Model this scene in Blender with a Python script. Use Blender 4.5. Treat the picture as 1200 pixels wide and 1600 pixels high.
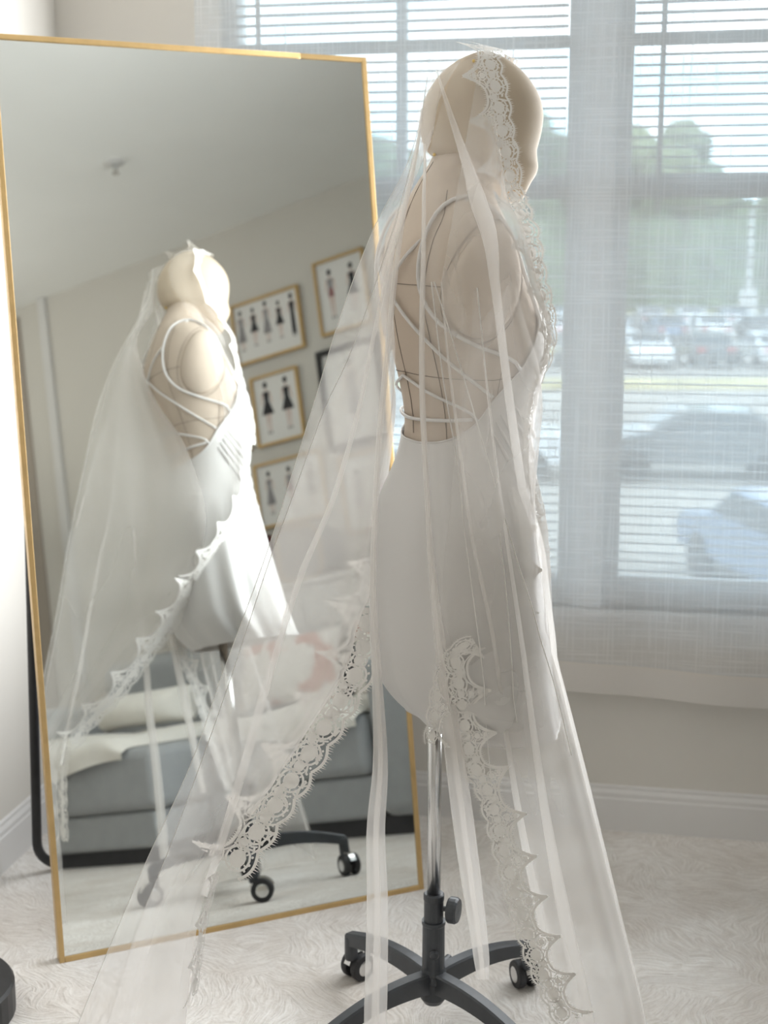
import bpy, bmesh, math, random
from mathutils import Vector, Matrix
for o in list(bpy.data.objects):
    bpy.data.objects.remove(o, do_unlink=True)
SC = bpy.context.scene
COL = SC.collection
random.seed(7)
PI = math.pi
TH = 0.18943            # the room is turned by this angle against the line of sight
CT, ST = math.cos(TH), math.sin(TH)

def W(u, v, z=0.0):     # room coordinates (along window wall, towards window wall, up) to world
    return Vector((u * CT + v * ST, -u * ST + v * CT, z))

# ------------------------------------------------------------------ camera
cam = bpy.data.cameras.new('camera')
cam.sensor_fit = 'VERTICAL'
cam.sensor_height = 36.0
cam.lens = 2113.5 * 36.0 / 1600.0
cam.clip_start, cam.clip_end = 0.05, 600
cam.dof.use_dof = True
cam.dof.focus_distance = 2.08
cam.dof.aperture_fstop = 3.9
camo = bpy.data.objects.new('camera', cam)
camo.location = (0, 0, 1.32)
camo.rotation_euler = (PI / 2 - 0.18214, 0, 0)
COL.objects.link(camo)
SC.camera = camo

# ------------------------------------------------------------------ sky
wd = bpy.data.worlds.new('sky')
SC.world = wd
wd.use_nodes = True
nt = wd.node_tree
nt.nodes.clear()
out = nt.nodes.new('ShaderNodeOutputWorld')
bg = nt.nodes.new('ShaderNodeBackground')
tc = nt.nodes.new('ShaderNodeTexCoord')
mp = nt.nodes.new('ShaderNodeMapping')
mp.inputs['Scale'].default_value = (1.0, 1.0, 2.6)
ns = nt.nodes.new('ShaderNodeTexNoise')
ns.inputs['Scale'].default_value = 5.0
ns.inputs['Detail'].default_value = 5.0
rp = nt.nodes.new('ShaderNodeValToRGB')
rp.color_ramp.elements[0].position = 0.40
rp.color_ramp.elements[0].color = (0.50, 0.80, 1.0, 1)
rp.color_ramp.elements[1].position = 0.62
rp.color_ramp.elements[1].color = (1.0, 1.0, 1.0, 1)
nt.links.new(tc.outputs['Generated'], mp.inputs['Vector'])
nt.links.new(mp.outputs['Vector'], ns.inputs['Vector'])
nt.links.new(ns.outputs['Fac'], rp.inputs['Fac'])
nt.links.new(rp.outputs['Color'], bg.inputs['Color'])
bg.inputs['Strength'].default_value = 4.0
wd.cycles.sampling_method = 'NONE'      # the sky is nearly even; rays find it by themselves
nt.links.new(bg.outputs['Background'], out.inputs['Surface'])

# ------------------------------------------------------------------ daylight through the window, added ceiling fill
def area(name, loc, target, sx, sy, power, col):
    l = bpy.data.lights.new(name, 'AREA')
    l.shape = 'RECTANGLE'
    l.size, l.size_y = sx, sy
    l.energy = power
    l.color = col
    o = bpy.data.objects.new(name, l)
    o.location = loc
    o.rotation_euler = (Vector(target) - Vector(loc)).to_track_quat('-Z', 'Y').to_euler()
    COL.objects.link(o)
    return o

for uu, pw in ((-0.72, 18.0), (-0.31, 8.5), (0.10, 7.5), (0.51, 7.0)):
    lo = area('window_daylight', W(uu, 2.82, 1.32), W(uu - 1.05, 1.30, 1.38), 0.40, 1.50, pw, (0.97, 0.99, 1.0))
    lo.data.spread = math.radians(150)
area('added_ceiling_fill', W(0.25, -0.55, 1.45), W(0.32, -0.35, 2.55), 1.0, 0.5, 8.0, (1.0, 0.97, 0.92))  # unseen upward light added behind the camera to brighten the ceiling

# ------------------------------------------------------------------ exposure
SC.view_settings.view_transform = 'Standard'
SC.view_settings.look = 'None'
SC.view_settings.gamma = 1.0
SC.view_settings.use_curve_mapping = False
SC.view_settings.exposure = 0.38
cy = SC.cycles
cy.use_denoising = True
cy.denoising_input_passes = 'RGB_ALBEDO_NORMAL'
cy.denoising_prefilter = 'ACCURATE'
cy.max_bounces = 10
cy.diffuse_bounces = 5
cy.glossy_bounces = 5
cy.transmission_bounces = 6
cy.transparent_max_bounces = 40
cy.sample_clamp_indirect = 4.0
cy.caustics_reflective = False
cy.caustics_refractive = False

# ------------------------------------------------------------------ materials
def newmat(name):
    m = bpy.data.materials.new(name)
    m.use_nodes = True
    n = m.node_tree.nodes
    return m, n, m.node_tree.links, n['Principled BSDF']

def mat(name, col, rough=0.6, metal=0.0, var=0.06, scale=20.0, bump=0.0, sheen=0.0, bscale=None, coat=0.0):
    """plain surface with a little procedural mottling and relief"""
    m, n, l, b = newmat(name)
    b.inputs['Roughness'].default_value = rough
    b.inputs['Metallic'].default_value = metal
    if sheen:
        b.inputs['Sheen Weight'].default_value = sheen
    if coat:
        b.inputs['Coat Weight'].default_value = coat
    t = n.new('ShaderNodeTexCoord')
    x = n.new('ShaderNodeTexNoise')
    x.inputs['Scale'].default_value = scale
    x.inputs['Detail'].default_value = 4
    r = n.new('ShaderNodeValToRGB')
    a = tuple(max(0, c * (1 - var)) for c in col)
    c2 = tuple(min(1, c * (1 + var)) for c in col)
    r.color_ramp.elements[0].position, r.color_ramp.elements[1].position = 0.3, 0.7
    r.color_ramp.elements[0].color = (*a, 1)
    r.color_ramp.elements[1].color = (*c2, 1)
    l.new(t.outputs['Object'], x.inputs['Vector'])
    l.new(x.outputs['Fac'], r.inputs['Fac'])
    l.new(r.outputs['Color'], b.inputs['Base Color'])
    if bump:
        y = n.new('ShaderNodeTexNoise')
        y.inputs['Scale'].default_value = bscale or scale * 12
        y.inputs['Detail'].default_value = 3
        bp = n.new('ShaderNodeBump')
        bp.inputs['Strength'].default_value = bump
        bp.inputs['Distance'].default_value = 0.003
        l.new(t.outputs['Object'], y.inputs['Vector'])
        l.new(y.outputs['Fac'], bp.inputs['Height'])
        l.new(bp.outputs['Normal'], b.inputs['Normal'])
    return m

def cloth(name, col, trans=0.3, rough=0.6, sheen=0.2):
    """opaque-ish cloth that lets some light through from behind"""
    m, n, l, b = newmat(name)
    b.inputs['Base Color'].default_value = (*col, 1)
    b.inputs['Roughness'].default_value = rough
    b.inputs['Sheen Weight'].default_value = sheen
    tl = n.new('ShaderNodeBsdfTranslucent')
    tl.inputs['Color'].default_value = (*col, 1)
    mx = n.new('ShaderNodeMixShader')
    mx.inputs[0].default_value = trans
    t = n.new('ShaderNodeTexCoord')
    y = n.new('ShaderNodeTexNoise')
    y.inputs['Scale'].default_value = 350
    bp = n.new('ShaderNodeBump')
    bp.inputs['Strength'].default_value = 0.08
    bp.inputs['Distance'].default_value = 0.001
    l.new(t.outputs['Object'], y.inputs['Vector'])
    l.new(y.outputs['Fac'], bp.inputs['Height'])
    l.new(bp.outputs['Normal'], b.inputs['Normal'])
    l.new(b.outputs[0], mx.inputs[1])
    l.new(tl.outputs[0], mx.inputs[2])
    l.new(mx.outputs[0], n['Material Output'].inputs['Surface'])
    return m

def tulle(name, col, base, edge):
    """fine net: a share of threads, the rest open; denser where the cloth turns edge-on"""
    m, n, l, b = newmat(name)
    n.remove(b)
    df = n.new('ShaderNodeBsdfDiffuse')
    df.inputs['Color'].default_value = (*col, 1)
    tl = n.new('ShaderNodeBsdfTranslucent')
    tl.inputs['Color'].default_value = (*col, 1)
    m1 = n.new('ShaderNodeMixShader')
    m1.inputs[0].default_value = 0.5
    tr = n.new('ShaderNodeBsdfTransparent')
    m2 = n.new('ShaderNodeMixShader')
    lw = n.new('ShaderNodeLayerWeight')
    lw.inputs['Blend'].default_value = 0.25
    t = n.new('ShaderNodeTexCoord')
    no = n.new('ShaderNodeTexNoise')
    no.inputs['Scale'].default_value = 9
    no.inputs['Detail'].default_value = 2
    mr = n.new('ShaderNodeMapRange')
    mr.inputs['To Min'].default_value = base * 0.96
    mr.inputs['To Max'].default_value = base * 1.04
    ml = n.new('ShaderNodeMath')
    ml.operation = 'MULTIPLY_ADD'
    ml.inputs[1].default_value = edge
    l.new(t.outputs['Object'], no.inputs['Vector'])
    l.new(no.outputs['Fac'], mr.inputs['Value'])
    l.new(lw.outputs['Facing'], ml.inputs[0])
    l.new(mr.outputs['Result'], ml.inputs[2])
    l.new(df.outputs[0], m1.inputs[1])
    l.new(tl.outputs[0], m1.inputs[2])
    l.new(ml.outputs[0], m2.inputs[0])
    l.new(tr.outputs[0], m2.inputs[1])
    l.new(m1.outputs[0], m2.inputs[2])
    l.new(m2.outputs[0], n['Material Output'].inputs['Surface'])
    return m

def linen_sheer(name):
    """loosely woven voile: uneven threads both ways, open between them"""
    m, n, l, b = newmat(name)
    n.remove(b)
    t = n.new('ShaderNodeTexCoord')
    def threads(sc, seed, lo, hi):
        mpn = n.new('ShaderNodeMapping')
        mpn.inputs['Scale'].default_value = sc
        mpn.inputs['Location'].default_value = (seed, 0, seed * 1.7)
        x = n.new('ShaderNodeTexNoise')
        x.inputs['Scale'].default_value = 1.0
        x.inputs['Detail'].default_value = 2.5
        r = n.new('ShaderNodeMapRange')
        r.inputs['From Min'].default_value = lo
        r.inputs['From Max'].default_value = hi
        l.new(t.outputs['Object'], mpn.inputs['Vector'])
        l.new(mpn.outputs['Vector'], x.inputs['Vector'])
        l.new(x.outputs['Fac'], r.inputs['Value'])
        return r.outputs['Result']
    a = threads((6, 0, 260), 1.0, 0.52, 0.74)
    c = threads((260, 0, 5), 4.0, 0.52, 0.74)
    d = threads((420, 0, 420), 9.0, 0.35, 0.75)
    s1 = n.new('ShaderNodeMath'); s1.operation = 'MAXIMUM'
    l.new(a, s1.inputs[0]); l.new(c, s1.inputs[1])
    s2 = n.new('ShaderNodeMath'); s2.operation = 'MULTIPLY_ADD'
    s2.inputs[1].default_value = 0.24
    l.new(s1.outputs[0], s2.inputs[0])
    s3 = n.new('ShaderNodeMath'); s3.operation = 'MULTIPLY_ADD'
    s3.inputs[1].default_value = 0.10
    s3.inputs[2].default_value = LINEN
    l.new(d, s3.inputs[0])
    l.new(s3.outputs[0], s2.inputs[2])
    df = n.new('ShaderNodeBsdfDiffuse')
    df.inputs['Color'].default_value = (0.78, 0.74, 0.69, 1)
    tl = n.new('ShaderNodeBsdfTranslucent')
    tl.inputs['Color'].default_value = (0.87, 0.93, 1.0, 1)
    m1 = n.new('ShaderNodeMixShader'); m1.inputs[0].default_value = 0.5
    tr = n.new('ShaderNodeBsdfTransparent')
    m2 = n.new('ShaderNodeMixShader')
    l.new(df.outputs[0], m1.inputs[1]); l.new(tl.outputs[0], m1.inputs[2])
    l.new(s2.outputs[0], m2.inputs[0])
    l.new(tr.outputs[0], m2.inputs[1]); l.new(m1.outputs[0], m2.inputs[2])
    l.new(m2.outputs[0], n['Material Output'].inputs['Surface'])
    return m
LINEN = 0.66

def carpet_mat(name):
    """cream carpet: patches of tufts, each combed its own way"""
    m, n, l, b = newmat(name)
    b.inputs['Roughness'].default_value = 0.95
    b.inputs['Sheen Weight'].default_value = 0.3
    t = n.new('ShaderNodeTexCoord')
    nz = n.new('ShaderNodeTexNoise'); nz.inputs['Scale'].default_value = 5; nz.inputs['Detail'].default_value = 2
    mxv = n.new('ShaderNodeMixRGB'); mxv.blend_type = 'LINEAR_LIGHT'; mxv.inputs[0].default_value = 0.08
    l.new(t.outputs['Object'], nz.inputs['Vector'])
    l.new(t.outputs['Object'], mxv.inputs[1]); l.new(nz.outputs['Color'], mxv.inputs[2])
    vo = n.new('ShaderNodeTexVoronoi'); vo.inputs['Scale'].default_value = 8.5
    l.new(mxv.outputs[0], vo.inputs['Vector'])
    sep = n.new('ShaderNodeSeparateColor'); l.new(vo.outputs['Color'], sep.inputs[0])
    ang = n.new('ShaderNodeMath'); ang.operation = 'MULTIPLY'; ang.inputs[1].default_value = 6.28
    l.new(sep.outputs[0], ang.inputs[0])
    vr = n.new('ShaderNodeVectorRotate'); vr.rotation_type = 'Z_AXIS'
    l.new(mxv.outputs[0], vr.inputs['Vector']); l.new(ang.outputs[0], vr.inputs['Angle'])
    st = n.new('ShaderNodeMapping'); st.inputs['Scale'].default_value = (210, 24, 1)
    l.new(vr.outputs[0], st.inputs['Vector'])
    wv = n.new('ShaderNodeTexNoise'); wv.inputs['Scale'].default_value = 1.0
    wv.inputs['Detail'].default_value = 2.0; wv.inputs['Distortion'].default_value = 0.6
    l.new(st.outputs[0], wv.inputs['Vector'])
    fn = n.new('ShaderNodeTexNoise'); fn.inputs['Scale'].default_value = 160; fn.inputs['Detail'].default_value = 3
    l.new(t.outputs['Object'], fn.inputs['Vector'])
    bl = n.new('ShaderNodeTexNoise'); bl.inputs['Scale'].default_value = 3.2; bl.inputs['Detail'].default_value = 5; bl.inputs['Roughness'].default_value = 0.65
    l.new(t.outputs['Object'], bl.inputs['Vector'])
    r1 = n.new('ShaderNodeValToRGB')
    r1.color_ramp.elements[0].position, r1.color_ramp.elements[1].position = 0.35, 0.66
    r1.color_ramp.elements[0].color = (0.74, 0.69, 0.64, 1)
    r1.color_ramp.elements[1].color = (0.92, 0.90, 0.875, 1)
    l.new(bl.outputs['Fac'], r1.inputs['Fac'])
    ad = n.new('ShaderNodeMath'); ad.operation = 'MULTIPLY_ADD'; ad.inputs[1].default_value = 0.35
    l.new(fn.outputs['Fac'], ad.inputs[0]); 
    sc = n.new('ShaderNodeMath'); sc.operation = 'MULTIPLY'; sc.inputs[1].default_value = 0.95
    l.new(wv.outputs['Fac'], sc.inputs[0]); l.new(sc.outputs[0], ad.inputs[2])
    r2 = n.new('ShaderNodeValToRGB')
    r2.color_ramp.elements[0].position, r2.color_ramp.elements[1].position = 0.42, 0.80
    r2.color_ramp.elements[0].color = (0.76, 0.735, 0.71, 1)
    r2.color_ramp.elements[1].color = (1, 1, 1, 1)
    l.new(ad.outputs[0], r2.inputs['Fac'])
    mu = n.new('ShaderNodeMixRGB'); mu.blend_type = 'MULTIPLY'; mu.inputs[0].default_value = 1.0
    l.new(r1.outputs[0], mu.inputs[1]); l.new(r2.outputs[0], mu.inputs[2])
    l.new(mu.outputs[0], b.inputs['Base Color'])
    bp = n.new('ShaderNodeBump'); bp.inputs['Strength'].default_value = 0.7; bp.inputs['Distance'].default_value = 0.006
    l.new(ad.outputs[0], bp.inputs['Height']); l.new(bp.outputs[0], b.inputs['Normal'])
    return m

def pane_mat(name):
    m, n, l, b = newmat(name)
    n.remove(b)
    tr = n.new('ShaderNodeBsdfTransparent'); tr.inputs[0].default_value = (0.95, 0.97, 0.97, 1)
    gl = n.new('ShaderNodeBsdfGlossy'); gl.inputs['Roughness'].default_value = 0.02
    fr = n.new('ShaderNodeFresnel'); fr.inputs['IOR'].default_value = 1.25
    mx = n.new('ShaderNodeMixShader')
    l.new(fr.outputs[0], mx.inputs[0]); l.new(tr.outputs[0], mx.inputs[1]); l.new(gl.outputs[0], mx.inputs[2])
    l.new(mx.outputs[0], n['Material Output'].inputs['Surface'])
    return m

def pillow_mat(name):
    m, n, l, b = newmat(name)
    b.inputs['Roughness'].default_value = 0.9
    t = n.new('ShaderNodeTexCoord')
    v = n.new('ShaderNodeTexNoise'); v.inputs['Scale'].default_value = 9; v.inputs['Detail'].default_value = 1.5
    r = n.new('ShaderNodeValToRGB'); r.color_ramp.interpolation = 'EASE'
    r.color_ramp.elements[0].position, r.color_ramp.elements[1].position = 0.53, 0.58
    r.color_ramp.elements[0].color = (0.86, 0.83, 0.79, 1)
    r.color_ramp.elements[1].color = (0.62, 0.30, 0.24, 1)
    l.new(t.outputs['Object'], v.inputs['Vector']); l.new(v.outputs['Fac'], r.inputs['Fac'])
    l.new(r.outputs[0], b.inputs['Base Color'])
    return m

M = {}
M['wall'] = mat('wall_paint', (0.655, 0.63, 0.585), 0.85, var=0.015, scale=3, bump=0.05)
M['ceiling'] = mat('ceiling_paint', (0.88, 0.88, 0.86), 0.9, var=0.015, scale=3, bump=0.05)
M['trim'] = mat('white_trim_paint', (0.70, 0.69, 0.68), 0.45, var=0.015, scale=6)
M['carpet'] = carpet_mat('cream_carpet')
M['vinyl'] = mat('white_vinyl', (0.80, 0.82, 0.84), 0.4, var=0.02, scale=10)
M['slat'] = mat('blind_slat', (0.50, 0.51, 0.52), 0.5, var=0.04, scale=10)
M['pane'] = pane_mat('window_glass')
M['sheer'] = linen_sheer('linen_sheer')
M['hem'] = cloth('linen_hem', (0.70, 0.67, 0.635), 0.35)
M['gold'] = mat('brushed_gold', (0.62, 0.43, 0.20), 0.38, metal=0.7, var=0.08, scale=30)
M['mirror'] = mat('mirror_silver', (0.84, 0.87, 0.85), 0.012, metal=1.0, var=0.004, scale=1)
M['black'] = mat('black_metal', (0.018, 0.018, 0.02), 0.45, var=0.2, scale=40)
M['form'] = mat('mannequin_linen', (0.53, 0.445, 0.365), 0.75, var=0.03, scale=12, bump=0.12, bscale=600)
M['headc'] = mat('mannequin_head_cloth', (0.51, 0.425, 0.325), 0.7, var=0.03, scale=8, bump=0.06, bscale=500)
M['thread'] = mat('seam_thread', (0.16, 0.13, 0.11), 0.8, var=0.1, scale=50)
M['chrome'] = mat('polished_steel', (0.66, 0.66, 0.66), 0.22, metal=1.0, var=0.03, scale=20)
M['stand'] = mat('grey_black_steel', (0.045, 0.05, 0.058), 0.38, var=0.15, scale=30)
M['rubber'] = mat('black_rubber', (0.025, 0.025, 0.028), 0.6, var=0.2, scale=30)
M['satin'] = cloth('white_satin', (0.77, 0.755, 0.74), 0.22, rough=0.42, sheen=0.3)
M['tulle'] = tulle('white_tulle', (0.95, 0.93, 0.91), 0.25, 0.45)
M['tulle1'] = tulle('white_tulle_single', (0.95, 0.93, 0.91), 0.14, 0.32)
M['tulle2'] = tulle('white_tulle_folded', (0.96, 0.94, 0.92), 0.34, 0.45)
M['lace'] = cloth('white_lace_thread', (0.84, 0.82, 0.79), 0.10, rough=0.8)
M['sofa'] = mat('pale_grey_upholstery', (0.36, 0.375, 0.385), 0.9, var=0.04, scale=25, bump=0.2, bscale=500, sheen=0.2)
M['plinth'] = mat('dark_plinth', (0.06, 0.06, 0.065), 0.8, var=0.1, scale=20)
M['throw'] = mat('cream_throw', (0.80, 0.78, 0.73), 0.95, var=0.03, scale=25, bump=0.4, bscale=140, sheen=0.3)
M['pillow'] = pillow_mat('patterned_pillow')
M['console'] = mat('white_lacquer', (0.74, 0.73, 0.71), 0.5, var=0.02, scale=8)
M['greybox'] = mat('grey_fabric', (0.33, 0.32, 0.31), 0.8, var=0.05, scale=20)
M['red'] = mat('dark_red_cloth', (0.16, 0.03, 0.035), 0.7, var=0.1, scale=30)
M['brown'] = mat('brown_leather', (0.28, 0.14, 0.09), 0.5, var=0.15, scale=30)
M['paper'] = mat('white_paper', (0.80, 0.79, 0.77), 0.8, var=0.01, scale=5)
M['ink'] = mat('black_ink', (0.035, 0.035, 0.04), 0.8, var=0.2, scale=40)
M['inkgrey'] = mat('grey_wash', (0.30, 0.29, 0.30), 0.8, var=0.25, scale=40)
M['skin'] = mat('flesh_wash', (0.62, 0.42, 0.36), 0.8, var=0.1, scale=40)
M['pinky'] = mat('red_wash', (0.30, 0.15, 0.15), 0.8, var=0.2, scale=40)
M['yellow'] = mat('yellow_pinhead', (0.75, 0.5, 0.06), 0.3, var=0.05, scale=40)
M['asphalt'] = mat('pale_asphalt', (0.37, 0.335, 0.30), 0.9, var=0.2, scale=0.25)
M['leaf'] = mat('tree_leaves', (0.15, 0.19, 0.12), 0.9, var=0.45, scale=0.6)
M['leaf2'] = mat('yellow_green_leaves', (0.20, 0.23, 0.13), 0.9, var=0.4, scale=0.6)
M['bark'] = mat('bark', (0.15, 0.11, 0.08), 0.9, var=0.2, scale=3)
M['hedge'] = mat('dark_hedge', (0.14, 0.18, 0.10), 0.9, var=0.4, scale=0.5)
M['tyre'] = M['rubber']
M['carglass'] = mat('car_glass', (0.05, 0.06, 0.07), 0.1, var=0.1, scale=1)
M['tail'] = mat('red_lamp', (0.5, 0.03, 0.03), 0.3, var=0.1, scale=5)
M['concrete'] = mat('pale_concrete', (0.6, 0.59, 0.57), 0.8, var=0.06, scale=1)
M['verge'] = mat('dry_verge', (0.55, 0.47, 0.24), 0.95, var=0.3, scale=0.4)
PAINT = [mat('car_paint_white', (0.82, 0.83, 0.85), 0.3, var=0.01, scale=1, coat=0.5),
         mat('car_paint_silver', (0.45, 0.47, 0.5), 0.3, var=0.01, scale=1, coat=0.5),
         mat('car_paint_graphite', (0.10, 0.11, 0.12), 0.3, var=0.02, scale=1, coat=0.5),
         mat('car_paint_blue', (0.16, 0.22, 0.33), 0.3, var=0.02, scale=1, coat=0.5),
         mat('car_paint_red', (0.42, 0.06, 0.05), 0.3, var=0.02, scale=1, coat=0.5)]

# ------------------------------------------------------------------ mesh helpers
class MB:
    def __init__(s):
        s.v, s.f = [], []
    def add(s, vs, fs):
        b = len(s.v)
        s.v += [tuple(p) for p in vs]
        s.f += [tuple(i + b for i in f) for f in fs]
        return s
    def box(s, x0, x1, y0, y1, z0, z1):
        return s.add([(x0, y0, z0), (x1, y0, z0), (x1, y1, z0), (x0, y1, z0), (x0, y0, z1), (x1, y0, z1), (x1, y1, z1), (x0, y1, z1)],
                     [(0, 3, 2, 1), (4, 5, 6, 7), (0, 1, 5, 4), (1, 2, 6, 5), (2, 3, 7, 6), (3, 0, 4, 7)])
    def loft(s, rings, cap0=True, cap1=True, closed=True):
        n = len(rings[0])
        b = len(s.v)
        for r in rings:
            s.v += [tuple(p) for p in r]
        for i in range(len(rings) - 1):
            for j in range(n if closed else n - 1):
                k = (j + 1) % n
                s.f.append((b + i * n + j, b + i * n + k, b + (i + 1) * n + k, b + (i + 1) * n + j))
        if cap0:
            s.f.append(tuple(b + j for j in reversed(range(n))))
        if cap1:
            s.f.append(tuple(b + (len(rings) - 1) * n + j for j in range(n)))
        return s
    def lathe(s, prof, n=24, origin=(0, 0, 0), axis='Z'):
        rings = []
        for r, h in prof:
            ring = []
            for j in range(n):
                a = 2 * PI * j / n
                p = (r * math.cos(a), r * math.sin(a), h)
                if axis == 'X':
                    p = (p[2], p[0], p[1])
                elif axis == 'Y':
                    p = (p[1], p[2], p[0])
                ring.append((p[0] + origin[0], p[1] + origin[1], p[2] + origin[2]))
            rings.append(ring)
        return s.loft(rings)
    def tube(s, path, r, n=8, flat=None, ref=None, closed=False):
        """path of points; r a number or list; flat = (list of half widths along ref)"""
        P = [Vector(p) for p in path]
        N = len(P)
        rs = r if isinstance(r, (list, tuple)) else [r] * N
        rings = []
        up = Vector(ref) if ref is not None else None
        prev = None
        for i in range(N):
            t = (P[min(i + 1, N - 1)] - P[max(i - 1, 0)]).normalized()
            if prev is None:
                a = up if up is not None else (Vector((0, 0, 1)) if abs(t.z) < 0.9 else Vector((1, 0, 0)))
            else:
                a = up if up is not None else prev
            x = (a - t * a.dot(t)).normalized()
            prev = x
            y = t.cross(x)
            ring = []
            for j in range(n):
                an = 2 * PI * j / n
                if flat is not None:
                    ring.append(P[i] + x * (flat[i] * math.cos(an)) + y * (rs[i] * math.sin(an)))
                else:
                    ring.append(P[i] + x * (rs[i] * math.cos(an)) + y * (rs[i] * math.sin(an)))
            rings.append(ring)
        return s.loft(rings)
    def grid(s, rows):
        n = len(rows[0])
        b = len(s.v)
        for r in rows:
            s.v += [tuple(p) for p in r]
        for i in range(len(rows) - 1):
            for j in range(n - 1):
                s.f.append((b + i * n + j, b + i * n + j + 1, b + (i + 1) * n + j + 1, b + (i + 1) * n + j))
        return s
    def blob(s, c, rx, ry, rz, nu=10, nv=7, jit=0.0, e=1.0, rnd=None):
        rings = []
        rr = rnd or random
        def sp(x):
            return math.copysign(abs(x) ** e, x)
        for i in range(nv + 1):
            ph = -PI / 2 + PI * i / nv
            ring = []
            for j in range(nu):
                a = 2 * PI * j / nu
                k = 1 + (rr.uniform(-jit, jit) if jit else 0)
                ring.append((c[0] + rx * k * sp(math.cos(ph)) * sp(math.cos(a)), c[1] + ry * k * sp(math.cos(ph)) * sp(math.sin(a)), c[2] + rz * k * sp(math.sin(ph))))
            rings.append(ring)
        return s.loft(rings, False, False)
    def mesh(s, name, m, smooth=False, bevel=0.0, seg=2):
        me = bpy.data.meshes.new(name)
        me.from_pydata(s.v, [], s.f)
        if bevel:
            bm = bmesh.new()
            bm.from_mesh(me)
            bmesh.ops.bevel(bm, geom=bm.edges[:], offset=bevel, segments=seg, profile=0.5, affect='EDGES')
            bm.to_mesh(me)
            bm.free()
        if smooth:
            for p in me.polygons:
                p.use_smooth = True
            if bevel:
                for p in sorted(me.polygons, key=lambda q: -q.area)[:6]:
                    p.use_smooth = False
        me.materials.append(m)
        me.update()
        return me

def link(name, me, parent=None, loc=None, rot=None):
    o = bpy.data.objects.new(name, me)
    COL.objects.link(o)
    if parent is not None:
        o.parent = parent
    if loc is not None:
        o.location = loc
    if rot is not None:
        o.rotation_euler = rot
    return o

def part(name, mb, m, parent, smooth=False, bevel=0.0, loc=None, rot=None, seg=2):
    return link(name, mb.mesh(name, m, smooth, bevel, seg), parent, loc, rot)

def setp(o, label=None, cat=None, group=None, kind=None):
    if label: o['label'] = label
    if cat: o['category'] = cat
    if group: o['group'] = group
    if kind: o['kind'] = kind
    return o

def thing(name, label, cat, loc=(0, 0, 0), rz=0.0, group=None):
    o = link(name, None, None, loc, (0, 0, rz))
    return setp(o, label, cat, group)

def rthing(name, label, cat, u, v, z=0.0, rz=0.0, group=None):     # placed in room coordinates
    return thing(name, label, cat, W(u, v, z), -TH + rz, group)

def struct(name, mb, m, label=None, **k):                             # mesh in room coordinates
    o = part(name, mb, m, None, rot=(0, 0, -TH), **k)
    return setp(o, label, None, None, 'structure')

def copy_tree(o, parent=None):
    c = o.copy()
    COL.objects.link(c)
    if parent is not None:
        c.parent = parent
    for ch in o.children:
        copy_tree(ch, c)
    return c

def smoothpath(P, n):
    """Catmull-Rom through points, n samples evenly along it"""
    P = [Vector(p) for p in P]
    Q = [P[0] * 2 - P[1]] + P + [P[-1] * 2 - P[-2]]
    fine = []
    for i in range(1, len(Q) - 2):
        for k in range(12):
            t = k / 12
            a, b, c, d = Q[i - 1], Q[i], Q[i + 1], Q[i + 2]
            fine.append(0.5 * ((2 * b) + (c - a) * t + (2 * a - 5 * b + 4 * c - d) * t * t + (3 * b - a - 3 * c + d) * t ** 3))
    fine.append(P[-1])
    L = [0.0]
    for i in range(1, len(fine)):
        L.append(L[-1] + (fine[i] - fine[i - 1]).length)
    outp, j = [], 0
    for k in range(n):
        s = L[-1] * k / (n - 1)
        while j < len(L) - 2 and L[j + 1] < s:
            j += 1
        d = L[j + 1] - L[j]
        outp.append(fine[j].lerp(fine[j + 1], 0 if d == 0 else min(1, (s - L[j]) / d)))
    return outp

def interp(tab, x):
    """smooth interpolation in rows (x, a, b, ...) sorted by rising x"""
    if x <= tab[0][0]: return tab[0][1:]
    if x >= tab[-1][0]: return tab[-1][1:]
    for i in range(len(tab) - 1):
        if x <= tab[i + 1][0]:
            p0 = tab[max(i - 1, 0)]; p1 = tab[i]; p2 = tab[i + 1]; p3 = tab[min(i + 2, len(tab) - 1)]
            h = p2[0] - p1[0]
            t = (x - p1[0]) / h
            res = []
            for k in range(1, len(p1)):
                m1 = (p2[k] - p0[k]) / (p2[0] - p0[0]) * h
                m2 = (p3[k] - p1[k]) / (p3[0] - p1[0]) * h
                res.append((2 * t**3 - 3 * t**2 + 1) * p1[k] + (t**3 - 2 * t**2 + t) * m1 + (-2 * t**3 + 3 * t**2) * p2[k] + (t**3 - t**2) * m2)
            return tuple(res)
# ================================================================== the setting
UL, UR, VB, VF, ZC = -1.36, 1.70, -1.00, 3.07, 2.55
struct('floor', MB().box(UL - .1, UR + .1, VB - .1, VF + .2, -0.10, 0.0), M['carpet'], 'cream carpet combed in patches')
struct('ceiling', MB().box(UL - .1, UR + .1, VB - .1, VF + .2, ZC, ZC + .1), M['ceiling'])
struct('wall_left', MB().box(UL - .12, UL, VB - .1, VF + .2, 0, ZC), M['wall'])
struct('wall_back', MB().box(UL, UR, VB - .12, VB, 0, ZC), M['wall'])
struct('wall_right', MB().box(UR, UR + .12, VB - .1, VF + .2, 0, ZC), M['wall'])
H0, H1, HZ0, HZ1 = -0.965, 0.735, 0.535, 2.16        # window opening
wm = MB()
wm.box(UL, H0, VF, VF + .17, 0, ZC)
wm.box(H1, UR, VF, VF + .17, 0, ZC)
wm.box(H0, H1, VF, VF + .17, 0, HZ0)
wm.box(H0, H1, VF, VF + .17, HZ1, ZC)
struct('wall_window', wm, M['wall'])

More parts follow.
